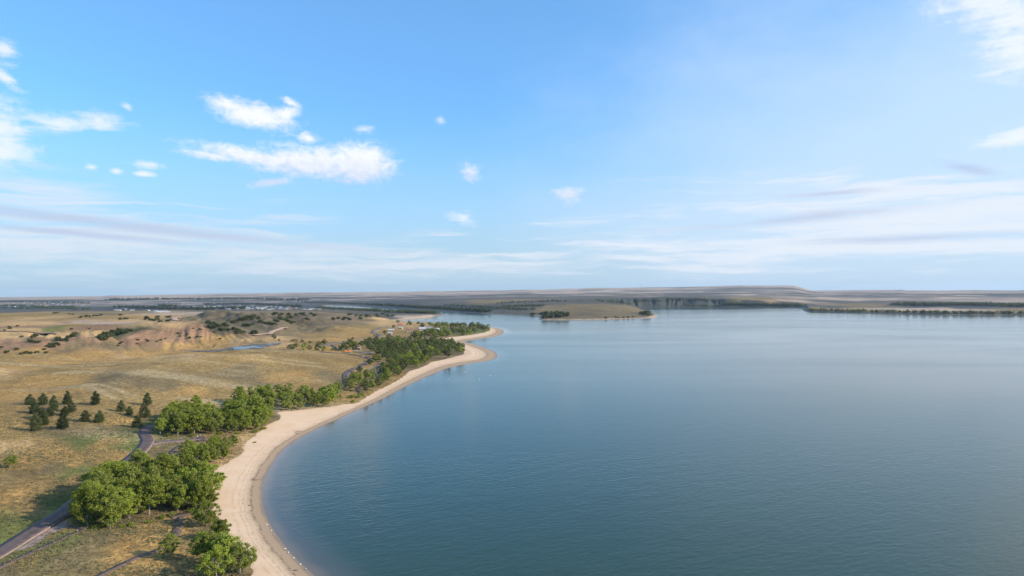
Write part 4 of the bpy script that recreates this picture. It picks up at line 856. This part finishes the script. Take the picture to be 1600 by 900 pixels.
# ------------------------------------------------------------------ buildings
wallm = {'white': simple_mat('white_wall', (.50, .48, .45), .8, .1), 'tan': simple_mat('tan_wall', (.42, .35, .27), .8, .1), 'brown': simple_mat('brown_wall', (.20, .13, .09), .8, .1)}
roofm = {'white': simple_mat('white_metal_roof', (.44, .44, .45), .5, .06), 'grey': simple_mat('grey_roof', (.26, .26, .28), .8, .12), 'red': simple_mat('red_roof', (.42, .09, .08), .7, .12), 'brown': simple_mat('brown_roof', (.26, .12, .08), .8, .12), 'tan': simple_mat('tan_roof', (.45, .36, .29), .8, .1), 'blue': simple_mat('blue_roof', (.16, .30, .50), .6, .1)}
glassm = simple_mat('window_glass', (.05, .06, .07), .15, .1)
def house_meshes(wm, rm, L=12, W=8, hw=2.8, hr=1.9):
    def mk(name, V_, F_, mt):
        me = bpy.data.meshes.new(name); me.from_pydata(V_, [], F_); me.materials.append(mt); return me
    a, b_ = L/2, W/2
    wall = mk('wall', [(-a,-b_,-.8),(a,-b_,-.8),(a,b_,-.8),(-a,b_,-.8),(-a,-b_,hw),(a,-b_,hw),(a,b_,hw),(-a,b_,hw),(-a,0,hw+hr),(a,0,hw+hr)],
              [(0,1,5,4),(2,3,7,6),(1,2,6,9,5),(3,0,4,8,7)], wm)
    e = .55; t_ = .16; z0 = hw-hr*e/b_
    roof = mk('roof', [(-a-e,-b_-e,z0+.05),(a+e,-b_-e,z0+.05),(a+e,0,hw+hr+.05),(-a-e,0,hw+hr+.05),(-a-e,b_+e,z0+.05),(a+e,b_+e,z0+.05),
                       (-a-e,-b_-e,z0+.05+t_),(a+e,-b_-e,z0+.05+t_),(a+e,0,hw+hr+.05+t_),(-a-e,0,hw+hr+.05+t_),(-a-e,b_+e,z0+.05+t_),(a+e,b_+e,z0+.05+t_)],
              [(0,1,2,3),(3,2,5,4),(6,9,8,7),(9,10,11,8),(0,6,7,1),(4,5,11,10),(0,3,9,6),(3,4,10,9),(1,7,8,2),(2,8,11,5)], rm)
    def box(x0, x1, y0, y1, z0_, z1):
        return [(x0,y0,z0_),(x1,y0,z0_),(x1,y1,z0_),(x0,y1,z0_),(x0,y0,z1),(x1,y0,z1),(x1,y1,z1),(x0,y1,z1)]
    bf = [(0,3,2,1),(4,5,6,7),(0,1,5,4),(1,2,6,5),(2,3,7,6),(3,0,4,7)]
    win = mk('window', box(-a*.65, -a*.3, -b_-.06, -b_+.05, 1.0, 2.1), bf, glassm)
    win2 = mk('window', box(a*.35, a*.7, -b_-.06, -b_+.05, 1.0, 2.1), bf, glassm)
    door = mk('door', box(-.5, .5, -b_-.07, -b_+.05, 0, 2.1), bf, roofm['brown'])
    return [('wall', wall), ('roof', roof), ('window', win), ('window', win2), ('door', door)]
HM = {(w_, r_): house_meshes(wallm[w_], roofm[r_]) for w_, r_ in (('tan','white'),('white','white'),('white','grey'),('tan','red'),('tan','brown'),('brown','tan'),('white','blue'))}
def house(px, py, key, s, rot, name, label, group=None, parts=5, q=None):
    x, y, z = at(px, py) if q is None else q
    r = bpy.data.objects.new(name, None); col.objects.link(r); r.location = (x, y, z); r.rotation_euler = (0, 0, rot); r.scale = (s[0], s[1], s[2])
    for nm, me in HM[key][:parts]:
        c_ = bpy.data.objects.new(nm, me); col.objects.link(c_); c_.parent = r
    tag(r, label, 'house' if name == 'house' else 'cabin', group); return r
for px, py, key, s, lab in ((611,517.5,('tan','white'),(.95,.9,.9),'long cabin with a pale roof, leftmost on the point'),(609.5,522.5,('tan','white'),(.55,.7,.8),'small cabin with a pale roof, nearest the road on the point'),(626,514,('brown','white'),(.6,.8,.9),'cabin with a pale roof beside the dark trees'),
      (625,508.5,('tan','red'),(.8,.8,.9),'cabin with a bright red roof by the far trees'),(640,518,('tan','brown'),(.9,1,1.1),'rust-red cabin in the middle of the point'),(653,518,('tan','brown'),(.8,.8,.8),'small rust-brown cabin left of the white building'),
      (660,517,('white','white'),(1.0,1.1,1.5),'largest white building on the point'),(669,514,('white','grey'),(1.3,.9,.9),'long grey-roofed building behind the white one'),(683,516,('white','white'),(.75,.8,.9),'white-roofed building half hidden among the belt of trees'),(560,546,('brown','tan'),(.55,.6,.7),'small brown restroom at the edge of the dense wood')):
    k_ = key if key in HM else ('tan', 'white')
    house(px, py, k_, s, random.uniform(-.3, .3), 'cabin', lab)
TOWN = []
g = random.Random(5)
for cx_, cy_, dx, dy, n, lb in ((10,478,22,1.6,8,'left edge of the town'),(60,476,40,2.2,14,'left part of the town'),(115,477,26,1.2,12,'left part of the town'),(205,484,30,1.8,6,'lower edge of the town'),(255,487,14,1,5,'lower edge of the town'),
       (300,478,20,3,8,'middle of the town'),(345,480,26,4,16,'middle of the town'),(395,480,24,4.5,20,'middle of the town'),(440,482,26,3.2,18,'right part of the town'),(495,483.8,20,.5,8,'houses by the channel'),(170,473,12,.8,3,'far edge of the town'),(265,473,20,.8,3,'far edge of the town')):
    for _ in range(n):
        TOWN.append((cx_+g.uniform(-dx, dx), cy_+g.uniform(-dy, dy), lb))
HL = {}
for px, py, lb in sorted(TOWN):
    key = g.choice([('white','white'),('white','white'),('tan','white'),('white','grey'),('tan','brown'),('white','blue'),('white','grey')])
    lbl = 'small %s-roofed house at the %s' % (key[1], lb) if lb != 'houses by the channel' else 'small %s-roofed house by the woods of the channel' % key[1]
    HL[lbl] = HL.get(lbl, 0)+1; grp_ = lbl.replace('small ', '').replace('house', 'houses'); lbl = lbl+', '+ordw(HL[lbl]-1)+' from left'
    sc = g.uniform(.7, 1.15)
    house(px, py, key, (sc*g.uniform(.9, 1.5), sc, sc*.9), g.uniform(-.6, .6), 'house', lbl, grp_, parts=2)

# ------------------------------------------------------------------ radio mast, orange shelter, signs, buoys, gulls, driftwood
steel = simple_mat('mast_steel', (.16, .15, .16), .6, .1)
x, y, z = at(1002, 461.5)
parts = []; Hm = 16.5/FOC*math.hypot(x, y)
for a in (0, 2.09, 4.19):
    parts.append(tube((math.cos(a)*1.3, math.sin(a)*1.3, -2), (math.cos(a)*1.0, math.sin(a)*1.0, Hm), .32, .28, 5))
for i in range(26):
    for a in (0, 2.09, 4.19):
        z0 = Hm*i/26; parts.append(tube((math.cos(a)*1.2, math.sin(a)*1.2, z0), (math.cos(a+2.09)*1.2, math.sin(a+2.09)*1.2, z0+Hm/26), .12, .12, 4))
mr = bpy.data.objects.new('radio_mast', None); col.objects.link(mr); mr.location = (x, y, z); tag(mr, 'tall thin radio mast on the plateau across the lake', 'mast')
v_, f_ = join(parts); mesh_obj('lattice', v_, f_, steel, mr)
v_, f_ = join([tube((0, 0, Hm), (0, 0, Hm+6), .25, .15, 5)]); mesh_obj('antenna', v_, f_, steel, mr)
for a in (0.5, 2.6, 4.7):
    v_, f_ = join([tube((0, 0, Hm*.9), (math.cos(a)*Hm*.45, math.sin(a)*Hm*.45, -2), .06, .06, 3)]); mesh_obj('guy_wire', v_, f_, steel, mr)

orange = simple_mat('orange_canopy', (.80, .22, .05), .7, .08); greenm = simple_mat('green_base', (.08, .25, .14), .8, .1)
x, y, z = at(543, 551)
og = bpy.data.objects.new('play_structure', None); col.objects.link(og); og.location = (x, y, z); tag(og, 'low orange play structure on a green base beside the road bend', 'play structure')
for dx in (-2.2, 2.2):
    V_ = [(dx-1.9,-1.9,1.7),(dx+1.9,-1.9,1.7),(dx+1.9,1.9,1.7),(dx-1.9,1.9,1.7),(dx,0,3.0),(dx-1.9,-1.9,1.3),(dx+1.9,-1.9,1.3),(dx+1.9,1.9,1.3),(dx-1.9,1.9,1.3)]
    mesh_obj('canopy', V_, [(0,1,4),(1,2,4),(2,3,4),(3,0,4),(0,5,6,1),(1,6,7,2),(2,7,8,3),(3,8,5,0)], orange, og)
    for a, b_ in ((-1.7,-1.7),(1.7,-1.7),(1.7,1.7),(-1.7,1.7)):
        v_, f_ = tube((dx+a, b_, -.3), (dx+a, b_, 1.75), .1, .1, 6); mesh_obj('post', v_, f_, orange, og)
V_ = [(-4.6,-2.2,-.2),(4.6,-2.2,-.2),(4.6,2.2,-.2),(-4.6,2.2,-.2),(-4.6,-2.2,.35),(4.6,-2.2,.35),(4.6,2.2,.35),(-4.6,2.2,.35)]
mesh_obj('platform', V_, [(0,3,2,1),(4,5,6,7),(0,1,5,4),(1,2,6,5),(2,3,7,6),(3,0,4,7)], greenm, og)

def lathe(prof_, n=12):
    V_ = [(r_*math.cos(2*math.pi*i/n), r_*math.sin(2*math.pi*i/n), z_) for r_, z_ in prof_ for i in range(n)]
    F_ = [(k_*n+i, k_*n+(i+1) % n, (k_+1)*n+(i+1) % n, (k_+1)*n+i) for k_ in range(len(prof_)-1) for i in range(n)]
    return V_, F_
whitep = simple_mat('white_plastic', (.82, .82, .80), .5, .05); orangeb = simple_mat('orange_band', (.8, .25, .05), .5, .05)
bv, bf_ = lathe([(0.02,-.3),(.32,-.3),(.38,.0),(.36,.35),(.22,.5),(.2,1.5),(.15,1.75),(0.01,1.8)]); b2v, b2f = lathe([(.212,.95),(.222,.96),(.218,1.2),(.208,1.21)])
for px, py, lab in ((700.5,592,'white buoy nearest the beach, leftmost of the swimming area buoys'),(727,581.5,'slim white buoy farthest from the camera off the point'),(749,593,'white buoy right of the middle of the buoys, nearest to open water'),(766,587,'rightmost white buoy off the point')):
    v = wpt(px, py, 0); r = bpy.data.objects.new('buoy', None); col.objects.link(r); r.location = (v[0], v[1], 0); r.scale = (.5, .5, .35); tag(r, lab, 'buoy', 'buoys off the point'); 
    mesh_obj('float_body', bv, bf_, whitep, r, True); mesh_obj('band', b2v, b2f, orangeb, r, True)

# gull: one continuous body lofted along its length, with a tail, folded wings and head
def gull_mesh():
    sec = [(-.30,.13,.01,.006),(-.22,.13,.05,.02),(-.12,.13,.085,.06),(0,.12,.10,.085),(.10,.13,.085,.08),(.15,.17,.05,.055),(.18,.22,.042,.045),(.215,.235,.042,.042),(.25,.23,.022,.022),(.285,.222,.008,.008)]
    V_, n = [], 10
    for y_, z_, rw_, rh_ in sec:
        for i in range(n):
            a = 2*math.pi*i/n; V_.append((rw_*math.cos(a), y_, z_+rh_*math.sin(a)))
    F_ = [(k_*n+i, (k_+1)*n+i, (k_+1)*n+(i+1) % n, k_*n+(i+1) % n) for k_ in range(len(sec)-1) for i in range(n)]
    F_ += [tuple(range(n)), tuple(range((len(sec)-1)*n, len(sec)*n))[::-1]]
    me = bpy.data.meshes.new('gull'); me.from_pydata(V_, [], F_); me.materials.append(whitep)
    for p_ in me.polygons: p_.use_smooth = True
    wv_, wf_ = [], []
    for sgn in (-1, 1):
        o_ = len(wv_); wv_ += [(sgn*.095,.08,.16),(sgn*.108,-.05,.13),(sgn*.07,-.34,.14),(sgn*.04,-.20,.19),(sgn*.05,.04,.205),(sgn*.10,-.02,.19)]
        wf_ += [(o_,o_+1,o_+5),(o_+1,o_+2,o_+5),(o_+2,o_+3,o_+5),(o_+3,o_+4,o_+5),(o_+4,o_,o_+5)]
    mw = bpy.data.meshes.new('wing'); mw.from_pydata(wv_, [], wf_); mw.materials.append(simple_mat('gull_grey', (.45,.46,.48), .8, .1))
    lv, lf = join([tube((s_*.035, .0, -.02), (s_*.03, .02, .06), .008, .009, 5) for s_ in (-1, 1)]); ml = bpy.data.meshes.new('leg'); ml.from_pydata(lv.tolist(), [], lf); ml.materials.append(orangeb)
    return me, mw, ml
gm = gull_mesh()
gl_pts = [(417.5,821),(424,830),(428,837),(445.5,858.5),(452,864.5),(460,873),(470,883),(479,890)]
gl_lab = ['white gull farthest up the near shoreline','second white gull from the top of the row on the waterline','third white gull from the top, above the gap in the row','white gull just below the gap in the row','white gull below the middle of the waterline row','third white gull from the bottom of the row','second white gull from the bottom of the row','white gull nearest the bottom edge on the waterline']
for (px, py), lab in zip(gl_pts, gl_lab):
    v = wpt(px, py, 0); 
    for _ in range(40):
        sdv = shore_d(v[0], v[1])
        if sdv > 0.15: break
        v = v+np.array([-0.12, 0])
    r = bpy.data.objects.new('gull', gm[0]); col.objects.link(r); r.location = (v[0], v[1], max(float(hgt(*v)), 0)+0.05); r.rotation_euler = (0, 0, g.uniform(0, 6.28)); r.scale = (1.35,)*3
    tag(r, lab, 'gull', 'gulls on the near waterline')
    for nm, me in (('wing', gm[1]), ('leg', gm[2])):
        c_ = bpy.data.objects.new(nm, me); col.objects.link(c_); c_.parent = r
wood = simple_mat('driftwood', (.20, .15, .11), .9, .3, 2)
def drift(px, py, L, lab, seed):
    gg = np.random.default_rng(seed); x_, y_, z_ = at(px, py); pr = []; a = gg.uniform(-.3, .3); p0 = np.array([-L/2, 0, .12])
    for i in range(4):
        p1 = p0+np.array([L/4, gg.normal()*.12*L/4, gg.normal()*.03]); pr.append(tube(p0, p1, .2-.03*i, .17-.03*i, 7)); 
        if i in (1, 2): pr.append(tube(p1, p1+np.array([gg.normal()*.8, gg.normal()*1.0, .5]), .07, .03, 5))
        p0 = p1
    v_, f_ = join(pr); o = mesh_obj('driftwood_log', v_, f_, wood); o.location = (x_, y_, z_+.08); o.rotation_euler = (0, 0, a); tag(o, lab, 'driftwood')
drift(466, 674.3, 5.0, 'dark driftwood branch lying on the upper curve of the beach', 1)
drift(463.5, 677.2, 2.6, 'short piece of driftwood just below the longer branch', 2)
drift(398, 750, 2.6, 'driftwood lying by the raked lines in the middle of the beach', 3)
drift(390.5, 790.3, 1.1, 'tiny dark driftwood scrap on the lower beach', 4)
drift(462, 892, 1.2, 'dark driftwood stick near the bottom edge of the beach', 5)
# signs by the roads
signm = simple_mat('sign_white', (.75, .75, .72), .5, .05); yel = simple_mat('sign_yellow', (.75, .50, .05), .6, .05)
def signpost(px, py, w_, h_, zt, mt, lab, name='road_sign'):
    x_, y_, z_ = at(px, py); r = bpy.data.objects.new(name, None); col.objects.link(r); r.location = (x_, y_, z_); tag(r, lab, 'sign')
    v_, f_ = tube((0, 0, -.3), (0, 0, zt), .05, .05, 6); mesh_obj('post', v_, f_, steel, r)
    V_ = [(-w_/2,-.08,zt-h_),(w_/2,-.08,zt-h_),(w_/2,-.055,zt-h_),(-w_/2,-.055,zt-h_),(-w_/2,-.08,zt),(w_/2,-.08,zt),(w_/2,-.055,zt),(-w_/2,-.055,zt)]
    mesh_obj('panel', V_, [(0,3,2,1),(4,5,6,7),(0,1,5,4),(1,2,6,5),(2,3,7,6),(3,0,4,7)], mt, r)
signpost(567.5, 559, 1.0, 1.2, 2.2, signm, 'small white sign on the inside of the far road bend')
signpost(309, 686, .7, .8, 1.8, signm, 'small white sign at the end of the side road')
signpost(289.5, 812, .6, .45, 1.0, yel, 'small yellow sign beside the top of the short path')
signpost(282.5, 829, .4, .4, .8, yel, 'tiny yellow marker beside the middle of the short path')
signpost(313, 683.5, .5, .6, 1.6, signm, 'white marker just past the end of the side road')

# ------------------------------------------------------------------ haze: even air between the lens and the far plains
Rh = 20300.; lo_, hi_ = -8.0, 300.0
V_ = [(-Rh,-Rh,lo_),(Rh,-Rh,lo_),(Rh,Rh,lo_),(-Rh,Rh,lo_),(-Rh,-Rh,hi_),(Rh,-Rh,hi_),(Rh,Rh,hi_),(-Rh,Rh,hi_)]
hm = bpy.data.materials.new('haze_air'); hm.use_nodes = True; t = NT(hm.node_tree); t.n.clear()
pv = t.add('ShaderNodeVolumePrincipled'); pv.inputs['Color'].default_value = (0.62, 0.79, 1.0, 1); pv.inputs['Density'].default_value = 0.000026; pv.inputs['Anisotropy'].default_value = 0.2
oo = t.add('ShaderNodeOutputMaterial'); t.l.new(pv.outputs[0], oo.inputs['Volume'])
hz = mesh_obj('haze', V_, [(0,3,2,1),(4,5,6,7),(0,1,5,4),(1,2,6,5),(2,3,7,6),(3,0,4,7)], hm); tag(hz, kind='stuff')
print('COUNT', COUNT, 'house', len(TOWN))
